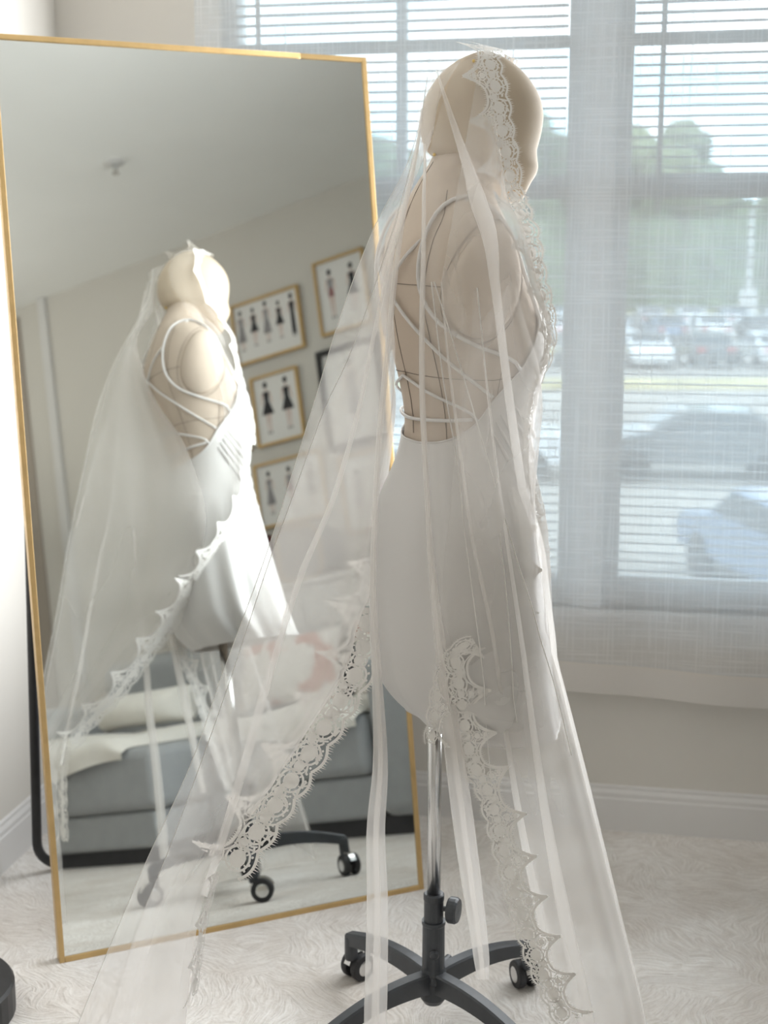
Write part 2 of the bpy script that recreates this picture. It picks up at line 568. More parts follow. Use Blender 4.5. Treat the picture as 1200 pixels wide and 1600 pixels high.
def baseboard(name, u0, v0, u1, v1, nx, ny):
    """profiled board along a wall; (nx, ny) points into the room"""
    prof = [(0, 0), (0.014, 0), (0.014, 0.078), (0.011, 0.082), (0.011, 0.092), (0.006, 0.100), (0.006, 0.107), (0, 0.110)]
    mb = MB()
    mb.loft([[(u0 + d * nx, v0 + d * ny, z) for d, z in prof], [(u1 + d * nx, v1 + d * ny, z) for d, z in prof]])
    struct(name, mb, M['trim'])
baseboard('baseboard_window', UL, VF, UR, VF, 0, -1)
baseboard('baseboard_left', UL, VB, UL, VF, 1, 0)
baseboard('baseboard_right', UR, -0.32, UR, VF, -1, 0)
struct('trim_1', MB().box(UR - .022, UR, -.385, -.335, 0, ZC), M['trim'], 'white upright casing from floor to ceiling', bevel=0.004)
d1 = struct('door_1', MB().box(UR - .012, UR, -.96, -.53, 0, ZC - .05), mat('door_beige', (0.40, 0.35, 0.30), 0.6, var=0.03, scale=4))

# ---- windows: frame, sashes, muntins, panes
def window(name, u0, u1, label):
    r = link(name, None, None, (0, 0, 0), (0, 0, -TH))
    setp(r, label, None, None, 'structure')
    V0, V1 = 3.115, 3.185
    fr = MB()
    fr.box(u0 - .035, u0 + .002, V0, V1, HZ0, HZ1).box(u1 - .002, u1 + .035, V0, V1, HZ0, HZ1)
    fr.box(u0, u1, V0, V1, HZ0, .592).box(u0, u1, V0, V1, HZ1 - .06, HZ1)
    part('window_frame', fr, M['vinyl'], r, bevel=.002, seg=1)
    part('meeting_rail', MB().box(u0, u1, V0 + .005, V1 - .01, 1.462, 1.514), M['vinyl'], r, bevel=.003, seg=1)
    part('muntin', MB().box((u0 + u1) / 2 - .011, (u0 + u1) / 2 + .011, V0 + .015, V1 - .02, 1.52, HZ1 - .06), M['vinyl'], r)
    part('muntin', MB().box(u0, u1, V0 + .016, V1 - .021, 1.789, 1.811), M['vinyl'], r)
    part('pane', MB().box(u0, u1, 3.150, 3.154, 1.52, HZ1 - .06), M['pane'], r)
    part('pane', MB().box(u0, u1, 3.160, 3.164, .592, 1.455), M['pane'], r)
    return r
window('window_1', -0.940, -0.182, 'white sash window, its upper sash crossed by muntins, behind the dress form')
window('window_2', -0.046, 0.712, 'white sash window right of the wide mullion')
struct('trim_2', MB().box(-.150, -.078, VF + .005, VF + .13, HZ0, HZ1), M['vinyl'], 'wide white mullion between the two windows', bevel=.003)
struct('trim_3', MB().box(H0 - .02, H1 + .02, VF - .025, VF + .06, HZ0 - .022, HZ0), M['trim'], 'white window sill', bevel=.004)

# ---- blinds
slat_mb = MB()
hw = 0.0125
slat_mb.loft([[(0, -hw, -.0012), (0, 0, .0012), (0, hw, -.0012), (0, hw, -.0020), (0, 0, .0004), (0, -hw, -.0020)],
              [(1, -hw, -.0012), (1, 0, .0012), (1, hw, -.0012), (1, hw, -.0020), (1, 0, .0004), (1, -hw, -.0020)]])
slat_me = slat_mb.mesh('slat', M['slat'])
def blind(u0, u1, label):
    r = rthing('window_blind', label, 'blind', u0, 3.092, HZ1, group='slatted blinds in the two windows')
    w = u1 - u0
    part('head_rail', MB().box(0, w, -.016, .016, -.032, -.001), M['vinyl'], r, bevel=.003, seg=1)
    z = -.055
    while HZ1 + z > 0.615:
        s = link('slat', slat_me, r, (0.002, 0, z), (math.radians(-3 + random.uniform(-1, 1)), 0, 0))
        s.scale = (w - .004, 1, 1)
        z -= .02145
    part('bottom_rail', MB().box(0.002, w - .002, -.012, .012, z - .004, z + .008), M['vinyl'], r, bevel=.002, seg=1)
    for k in (0.16, 0.84):
        part('ladder_cord', MB().tube([(w * k, -.0135, -.03), (w * k, -.0135, z)], .0006, 5), M['vinyl'], r)
    part('tilt_wand', MB().tube([(.062, -.02, -.03), (.062, -.022, -.2), (.061, -.022, -.735)], .0058, 8), M['slat'], r, smooth=True)
    return r
blind(-0.938, -0.184, 'slatted blind with open pale slats in the window behind the mannequin head')
blind(-0.044, 0.710, 'slatted blind with open pale slats in the window right of the mullion')

# ---- sheer curtain
cu0, cu1, czt, czb = -0.998, 0.80, 2.34, 0.365
cr = rthing('sheer_curtain', 'flat off-white linen sheer hanging over both windows', 'curtain', 0, 2.99, 0)
def cdepth(u, z):
    k = (2.34 - z) / 2.0
    d = .006 * math.sin(u * 9 + .6) * k + .004 * math.sin(u * 23 + z * 2) * k
    if z < .56:
        d += -(.56 - z) * .06 - .007 * math.sin(u * 11 - .4) * (.56 - z) / .2
    return d
def cbot(u):
    return czb - .018 * math.sin((u + .2) * 2.2)
rows = []
for i in range(61):
    row = []
    for j in range(73):
        u = cu0 + (cu1 - cu0) * j / 72
        zb = cbot(u) + .068
        z = czt + (zb - czt) * i / 60
        row.append((u, cdepth(u, z), z))
    rows.append(row)
part('sheer_panel', MB().grid(rows), M['sheer'], cr, smooth=True)
rows = []
for i in range(6):
    row = []
    for j in range(73):
        u = cu0 + (cu1 - cu0) * j / 72
        z = cbot(u) + .068 * (1 - i / 5)
        row.append((u, cdepth(u, z) - .002, z))
    rows.append(row)
part('hem_band', MB().grid(rows), M['hem'], cr, smooth=True)
part('curtain_rod', MB().tube([(cu0 - .03, 0, czt + .004), (cu1 + .03, 0, czt + .004)], .009, 10), M['trim'], cr, smooth=True)
for uu in (cu0 - .02, cu1 + .02):
    part('rod_bracket', MB().box(uu - .008, uu + .008, .0, .079, czt - .006, czt + .014), M['trim'], cr)

# ================================================================== floor mirror
MA = Vector((-0.6207, 2.3901, 0.0))
ME = Vector((0.91395, 0.40583, 0.0))
MU = Vector((-0.06965, 0.15686, 0.98518))
MN = ME.cross(MU)
MW, ML = 0.7736, 1.773
mr = thing('floor_mirror', 'tall leaning mirror with a thin gold frame on a black stand', 'mirror')
mr.matrix_world = Matrix(((ME.x, -MN.x * -1 if False else -MN.x, MU.x, MA.x), (ME.y, -MN.y, MU.y, MA.y), (ME.z, -MN.z, MU.z, MA.z), (0, 0, 0, 1)))
# local: x along the base, y into the back, z up the glass
if (mr.matrix_world.to_3x3() @ Vector((0, 1, 0))).y < 0:
    MN = -MN
    mr.matrix_world = Matrix(((ME.x, -MN.x, MU.x, MA.x), (ME.y, -MN.y, MU.y, MA.y), (ME.z, -MN.z, MU.z, MA.z), (0, 0, 0, 1)))
part('mirror_glass', MB().box(.008, MW - .008, .004, .009, .008, ML - .008), M['mirror'], mr)
part('backing_board', MB().box(.010, MW - .010, .0095, .016, .010, ML - .010), M['black'], mr)
fw = .0105
part('frame_rail', MB().box(0, fw, 0, .026, 0, ML), M['gold'], mr, bevel=.0012)
part('frame_rail', MB().box(MW - fw, MW, 0, .026, 0, ML), M['gold'], mr, bevel=.0012)
part('frame_rail', MB().box(fw, MW - fw, 0, .026, 0, fw), M['gold'], mr, bevel=.0012)
part('frame_rail', MB().box(fw, MW - fw, 0, .026, ML - fw, ML), M['gold'], mr, bevel=.0012)
def mloc(p):
    return mr.matrix_world.inverted() @ Vector(p)
back = Vector((-0.40583, 0.91395, 0))
def stand_pt(s, d, z):
    return mloc(MA + ME * s + back * d + Vector((0, 0, z)))
s0, s1 = .030, MW - .030
path = []
tp = [MA + ME * s + MU * 1.22 - MN * .030 for s in (s0, s1)]
B = [MA + ME * s + back * .412 + Vector((0, 0, .012)) for s in (s0, s1)]
d1v = (tp[0] - B[0]).normalized()
R_ = .065
path.append(tp[0])
c0 = B[0] + d1v * R_
for k in range(9):
    a = k / 8 * PI / 2
    path.append(B[0] + d1v * R_ * (1 - math.sin(a)) + ME * R_ * (1 - math.cos(a)))
d2v = (tp[1] - B[1]).normalized()
for k in range(9):
    a = k / 8 * PI / 2
    path.append(B[1] + d2v * R_ * (1 - math.cos(a)) - ME * R_ * (1 - math.sin(a)))
path.append(tp[1])
part('stand_frame', MB().tube([mloc(p) for p in path], .0105, 12), M['black'], mr, smooth=True)
for s in (s0, s1):
    part('hinge', MB().box(s - .014, s + .014, .018, .036, 1.20, 1.235), M['black'], mr, bevel=.002)

# black round base of a lamp at the edge of the picture
lb = thing('floor_lamp', 'round black base of a floor lamp at the foot of the mirror', 'lamp', (-.798, 2.20, 0))
part('base', MB().lathe([(.001, 0), (.134, 0), (.140, .004), (.140, .056), (.136, .062), (.001, .064)], 40), M['black'], lb, smooth=False)
part('pole', MB().tube([(-.03, 0, .06), (-.03, 0, 1.30)], .010, 12), M['black'], lb, smooth=True)
part('lamp_shade', MB().lathe([(.05, 1.46), (.052, 1.46), (.10, 1.26), (.098, 1.26)], 28, (-.03, 0, 0)), M['black'], lb, smooth=True)
# ================================================================== mannequin
SX, SY2 = 0.0850, 2.150            # foot of the stand
MX, MY, YAW = 0.0830, 2.105, math.radians(20)   # the body sits a little off its pole
KB = MY / 2.158
CY_, SY_ = math.cos(YAW), math.sin(YAW)
def ML2W(p):                     # mannequin local (forward, left, up) to world
    return Vector((MX + p[0] * CY_ - p[1] * SY_, MY + p[0] * SY_ + p[1] * CY_, p[2]))
def W2ML(p):
    x, y = p[0] - MX, p[1] - MY
    return Vector((x * CY_ + y * SY_, -x * SY_ + y * CY_, p[2]))
# height, back and front as seen from the side, half width
TORSO = [(.640, .012, .232, .150), (.660, -.003, .248, .166), (.710, -.008, .249, .174), (.816, -.010, .242, .176), (.891, -.008, .238, .170),
         (.944, .002, .235, .158), (.996, .024, .231, .140), (1.048, .036, .229, .128), (1.089, .035, .233, .128), (1.130, .028, .240, .134),
         (1.171, .018, .250, .142), (1.211, .009, .249, .148), (1.250, .002, .236, .152), (1.291, -.003, .218, .156), (1.330, -.002, .203, .160),
         (1.362, .006, .190, .156), (1.389, .018, .178, .138), (1.412, .032, .170, .104), (1.430, .045, .167, .075), (1.448, .056, .164, .060), (1.466, .068, .160, .055), (1.490, .080, .160, .053)]
HEAD = [(1.413, .203, .214, .008), (1.420, .188, .220, .024), (1.432, .178, .225, .036), (1.444, .160, .231, .047), (1.456, .138, .2385, .056), (1.468, .110, .2415, .064), (1.480, .082, .240, .069), (1.493, .066, .239, .0725),
        (1.506, .060, .2425, .075), (1.525, .056, .2465, .077), (1.548, .058, .248, .0775), (1.573, .065, .242, .075), (1.594, .077, .229, .068), (1.610, .090, .2145, .059), (1.624, .108, .196, .046), (1.633, .124, .181, .032), (1.640, .143, .164, .012)]
def conv(tab):
    res = []
    for z, xb, xf, b in tab:
        z, xb, xf = 1.32 + (z - 1.32) * KB, xb * KB, xf * KB
        w = (xf - xb) / 2
        a = math.sqrt(max(w * w - (b * SY_) ** 2, (w * .45) ** 2)) / CY_
        res.append((z, ((xb + xf) / 2 - MX) / CY_, a, b))
    return res
TS, HS = conv(TORSO), conv(HEAD)
def ring_pt(z, th, tab=TS, off=0.0, ex=2.25):
    c, a, b = interp(tab, z)
    co, si = math.cos(th), math.sin(th)
    r = (abs(co) ** ex + abs(si) ** ex) ** (-1 / ex)
    x, y = a * r * co, b * r * si
    # flatter back, slightly fuller chest
    if tab is TS and 1.12 < z < 1.34 and co > 0:
        k = math.sin((z - 1.12) / .22 * PI)
        x += .010 * k * co * (math.exp(-((abs(y) - .07) / .035) ** 2) - .45)
    n = Vector((co / max(a, 1e-4), si / max(b, 1e-4), 0)).normalized()
    return Vector((c + x, y, z)) + n * off
def inside_push(pw, off):
    """move a world point out of the body by at least off"""
    p = W2ML(pw)
    for tab, z0, z1 in ((TS, .62, 1.48), (HS, 1.412, 1.632)):
        if z0 <= p.z <= z1:
            c, a, b = interp(tab, p.z)
            cap = .017 * max(0, 1 - ((p.z - 1.29) / .15) ** 4) if tab is TS and abs(p.z - 1.29) < .15 else 0.0      # clear the armhole plates
            if tab is HS: cap = -.45 * off
            a, b = a + off, b + off + cap
            d = ((abs(p.x - c) / a) ** 2.25 + (abs(p.y) / b) ** 2.25) ** (1 / 2.25)
            if 1e-6 < d < 1:
                p = Vector((c + (p.x - c) / d, p.y / d, p.z))
    return ML2W(p)

mq = thing('mannequin', 'cream linen dress form with egg-shaped head on a wheeled grey stand', 'mannequin', (MX, MY, 0), YAW)
NS = 72
tb = MB()
zs = [TS[0][0] + (TS[-1][0] - TS[0][0]) * i / 84 for i in range(85)]
tb.loft([[ring_pt(z, 2 * PI * j / NS) for j in range(NS)] for z in zs])
part('torso', tb, M['form'], mq, smooth=True)
hb = MB()
za, zb = HS[0][0], HS[-1][0]
zs = [za, za + .002] + [za + .006 + (zb - za - .013) * i / 40 for i in range(41)] + [zb - .003, zb - .001, zb]
hb.loft([[ring_pt(z, 2 * PI * j / NS, HS, 0, 2.08) for j in range(NS)] for z in zs])
part('head', hb, M['headc'], mq, smooth=True)
# armhole plates, domed patches on the sides of the chest with a seam round each
def side_pt(x, z, s, off):
    c, a, b = interp(TS, z)
    co = max(-.97, min(.97, (x - c) / a))
    ex = 2.25
    t = (1 - abs(co) ** ex) ** (1 / ex)
    return Vector((x, s * (b * t + off), z))
PCX, PCZ, PRX, PRZ = .016, 1.293, .054, .082
for s in (-1, 1):
    rings = []
    for rad, dy in ((1.0, .0004), (.97, .006), (.90, .0100), (.75, .0130), (.5, .0150), (.25, .0160), (.03, .0162)):
        ring = []
        for q in range(36):
            an = 2 * PI * q / 36
            x = PCX + PRX * rad * math.cos(an) + .012 * rad * math.sin(an)
            ring.append(side_pt(x, PCZ + PRZ * rad * math.sin(an), s, dy))
        rings.append(ring if s > 0 else ring[::-1])
    part('arm_cap', MB().loft(rings), M['form'], mq, smooth=True)
    P = []
    for q in range(49):
        an = 2 * PI * q / 48
        P.append(side_pt(PCX + PRX * 1.10 * math.cos(an) + .012 * math.sin(an), PCZ + PRZ * 1.08 * math.sin(an), s, .0006))
    part('seam', MB().tube(P, .0005, 5), M['thread'], mq)
# seams drawn on the cloth as thin raised threads
def seam(pts, r=.0005):
    P = []
    for k in range(len(pts) - 1):
        (z0, a0), (z1, a1) = pts[k], pts[k + 1]
        for i in range(8):
            t = i / 8
            P.append(ring_pt(z0 + (z1 - z0) * t, math.radians(a0 + (a1 - a0) * t), TS, .0005))
    P.append(ring_pt(pts[-1][0], math.radians(pts[-1][1]), TS, .0005))
    part('seam', MB().tube(smoothpath(P, max(12, len(P))), r, 5), M['thread'], mq)
seam([(1.47, 180), (1.30, 180), (1.06, 180)])
for s in (-1, 1):
    seam([(1.425, s * 125), (1.36, s * 140), (1.25, s * 146), (1.10, s * 140), (1.03, s * 138)])
    seam([(1.428, s * 85), (1.385, s * 80)])
    seam([(1.195, s * 92), (1.12, s * 96), (1.04, s * 98)])
seam([(1.155, 180), (1.152, 140), (1.150, 100), (1.16, 60)])
seam([(1.155, -180), (1.152, -140), (1.150, -100), (1.16, -60)])
seam([(1.29, 180), (1.288, 150), (1.285, 125)])
seam([(1.29, -180), (1.288, -150), (1.285, -125)])

# ---- stand
ms = link('stand', None, mq, W2ML((SX, SY2, 0)))
mq_body, mq = mq, ms
ct = lambda x=0, y=0, z=0: (x, y, z)
part('pole', MB().tube([(0, 0, .20), (0, 0, .66)], .0118, 20), M['chrome'], mq, smooth=True)
part('sleeve', MB().lathe([(.001, .205), (.0168, .205), (.0168, .250), (.0178, .253), (.0178, .262), (.0160, .264), (.001, .264)], 24), M['stand'], mq, smooth=False)
part('hub', MB().lathe([(.001, .062), (.016, .062), (.0225, .072), (.0225, .120), (.0195, .128), (.0192, .206), (.0205, .208), (.0205, .214), (.001, .214)], 24), M['stand'], mq, smooth=False)
kw = -PI / 2 + PI / 2 - YAW        # knob points to the picture's right
kn = MB().tube([(.010, 0, 0), (.030, 0, 0)], .0045, 10)
kn.lathe([(.001, .026), (.020, .026), (.0225, .029), (.0225, .040), (.020, .044), (.001, .0455)], 22, axis='X')
part('knob', kn, M['stand'], mq, loc=(0, 0, .238), rot=(0, 0, kw + math.radians(-20)))
for zz in (.110, .160):
    part('bolt', MB().lathe([(.001, .016), (.0075, .016), (.0085, .0215), (.006, .025), (.001, .026)], 14, axis='X'), M['stand'], mq, loc=(0, 0, zz), rot=(0, 0, math.radians(-88) - YAW))
part('knob', MB().tube([(.012, 0, 0), (.055, 0, 0)], .0075, 10), M['stand'], mq, loc=(0, 0, .118), rot=(0, 0, math.radians(58) - YAW))
def make_leg():
    rings = []
    for k in range(13):
        t = k / 12
        x = .012 + .226 * t
        top = .122 + .010 * math.sin(t * PI * .9) - .030 * t ** 1.6
        h = .036 - .012 * t
        wd = .0125 - .002 * t
        rings.append([(x, -wd, top - h), (x, wd, top - h), (x, wd, top - .003), (x, wd - .003, top), (x, -wd + .003, top), (x, -wd, top - .003)])
    return MB().loft(rings)
leg_me = make_leg().mesh('leg', M['stand'])
cap_me = MB().lathe([(.001, .062), (.0115, .062), (.0125, .066), (.0125, .104), (.010, .109), (.001, .110)], 16).mesh('leg_end', M['stand'])
wh = MB()
for sy in (-1, 1):
    wh.lathe([(.012, .006 * sy), (.0245, .006 * sy), (.026, .009 * sy), (.026, .017 * sy), (.0245, .020 * sy), (.012, .0205 * sy)][::sy], 26, (0, 0, .026), 'Y')
wheel_me = wh.mesh('caster_wheel', M['rubber'])
cvm = MB()
for sy in (-1, 1):
    cvm.lathe([(.001, .0185 * sy), (.0135, .0185 * sy), (.0150, .0212 * sy), (.012, .0222 * sy), (.001, .0224 * sy)][::sy], 20, (0, 0, .026), 'Y')
cvm.tube([(0, -.018, .026), (0, .018, .026)], .004, 10)
disc_me = cvm.mesh('caster_cover', M['chrome'])
fk = MB()
rings = []
for k in range(9):
    a = math.radians(20 + 140 * k / 8)
    r0, r1 = .0275, .0300
    rings.append([(r0 * math.cos(a), -.0075, .026 + r0 * math.sin(a)), (r0 * math.cos(a), .0075, .026 + r0 * math.sin(a)), (r1 * math.cos(a), .0075, .026 + r1 * math.sin(a)), (r1 * math.cos(a), -.0075, .026 + r1 * math.sin(a))])
fk.loft(rings)
fk.tube([(.016, 0, .045), (.016, 0, .072)], .0045, 10)
fork_me = fk.mesh('caster_fork', M['chrome'])
for k, (deg, sw) in enumerate(((129, 95), (39, 250), (219, 140), (-51, 200))):
    lo = link('leg', leg_me, mq, (0, 0, 0), (0, 0, math.radians(deg) - YAW))
    link('leg_end', cap_me, lo, (.232, 0, -.018))
    sr = math.radians(sw)
    cl, rz = (.232 - .016 * math.cos(sr), -.016 * math.sin(sr), 0), (0, 0, sr)
    link('caster_wheel', wheel_me, lo, cl, rz)
    link('caster_cover', disc_me, lo, cl, rz)
    link('caster_fork', fork_me, lo, cl, rz)

for ch in list(ms.children):          # the stand's pieces belong straight to the form
    ch.location = ch.location + ms.location
    ch.parent = mq_body
bpy.data.objects.remove(ms)
mq = mq_body
# ================================================================== dress
DR = TORSO[2:7]
DT = [(.575, .052, .270, .172), (.590, .036, .266, .180), (.612, .018, .262, .186), (.640, .002, .258, .188), (.660, -.004, .255, .188), (.710, -.010, .251, .186)] + TORSO[3:]
DS = conv(DT)
def neckline(th):
    d = abs((math.degrees(th) + 180) % 360 - 180)     # 0 front, 180 back
    return interp([(0, 1.232), (25, 1.246), (48, 1.250), (62, 1.215), (78, 1.165), (98, 1.122), (115, 1.082), (138, 1.058), (163, 1.050), (180, 1.049)], d)[0]
def dress_pt(th, z, off):
    p = ring_pt(z, th, DS, off)
    if z < .96:
        k = (.96 - z) / .38
        side = .5 + .5 * math.cos(th - math.radians(60))          # the front and left hang in fuller folds
        amp = (.0025 + .0085 * side ** 1.5) * k ** .9
        f = amp * (1.3 + math.sin(th * 11 + .8) + .5 * math.sin(th * 17 + 2)) * .8 + .004 * k
        p += Vector((math.cos(th), math.sin(th), 0)) * f
        # the left front of the skirt swings out
        g = max(0, math.cos(th - math.radians(38)))
        p += Vector((math.cos(th) * .5, math.sin(th), 0)) * (.010 * g * g * k)
    return p
dr = thing('slip_dress', 'short white satin slip dress with low open back on the dress form', 'dress', (MX, MY, 0), YAW)
ND = 144
HEMZ = .596
rows = []
for i in range(64):
    row = []
    t = i / 63
    for j in range(ND + 1):
        th = 2 * PI * j / ND
        zt = neckline(th)
        z = HEMZ + (zt - HEMZ) * t
        row.append(dress_pt(th, z, .0045))
    rows.append(row)
part('dress_body', MB().grid(rows), M['satin'], dr, smooth=True)
# inner face gives the cloth a thickness at the neckline and hem
part('lining', MB().grid([[dress_pt(2 * PI * j / ND, HEMZ + .004 + (neckline(2 * PI * j / ND) - .001 - HEMZ - .004) * i / 40, .0018) for j in range(ND + 1)] for i in range(41)]), M['satin'], dr, smooth=True)
part('neckline_piping', MB().tube([dress_pt(2 * PI * j / ND, neckline(2 * PI * j / ND), .0045) for j in range(ND + 1)], .0016, 6), M['satin'], dr, smooth=True)
part('hem_edge', MB().tube([dress_pt(2 * PI * j / ND, HEMZ, .0045) for j in range(ND + 1)], .0014, 6), M['satin'], dr, smooth=True)
def strap(pts, r=.0030, off=.006):
    P = [ring_pt(z, math.radians(a), TS, off) for z, a in pts]
    part('strap', MB().tube(smoothpath(P, 40), r, 8), M['satin'], dr, smooth=True)
for s in (-1, 1):
    strap([(1.222, s * 52), (1.30, s * 56), (1.37, s * 66), (1.414, s * 92), (1.400, s * 132), (1.345, s * 147), (1.285, s * 146), (1.238, s * 136), (1.206, s * 116), (1.182, s * 88), (1.165, s * 79)])
    strap([(1.412, s * 100), (1.33, s * 160), (1.26, s * 190), (1.19, s * 222), (1.125, s * 260)], .0026)
    strap([(1.150, s * 180), (1.128, s * 150), (1.104, s * 120), (1.090, s * 112)], .0024)
strap([(1.092, 116), (1.088, 140), (1.084, 180), (1.088, 220), (1.092, 244)], .0028)
# gathered sides: fine folds in the bodice
for s in (-1, 1):
    for k in range(5):
        a0 = 84 + k * 4
        P = [dress_pt(math.radians(s * a), z, .0062) for z, a in ((1.118 - k * .010, a0), (1.085 - k * .016, a0 - 20), (1.06 - k * .026, a0 - 42), (1.05 - k * .032, a0 - 60))]
        part('gather_fold', MB().tube(smoothpath(P, 16), [.0012 + .0022 * math.sin(PI * i / 15) for i in range(16)], 8), M['satin'], dr, smooth=True)
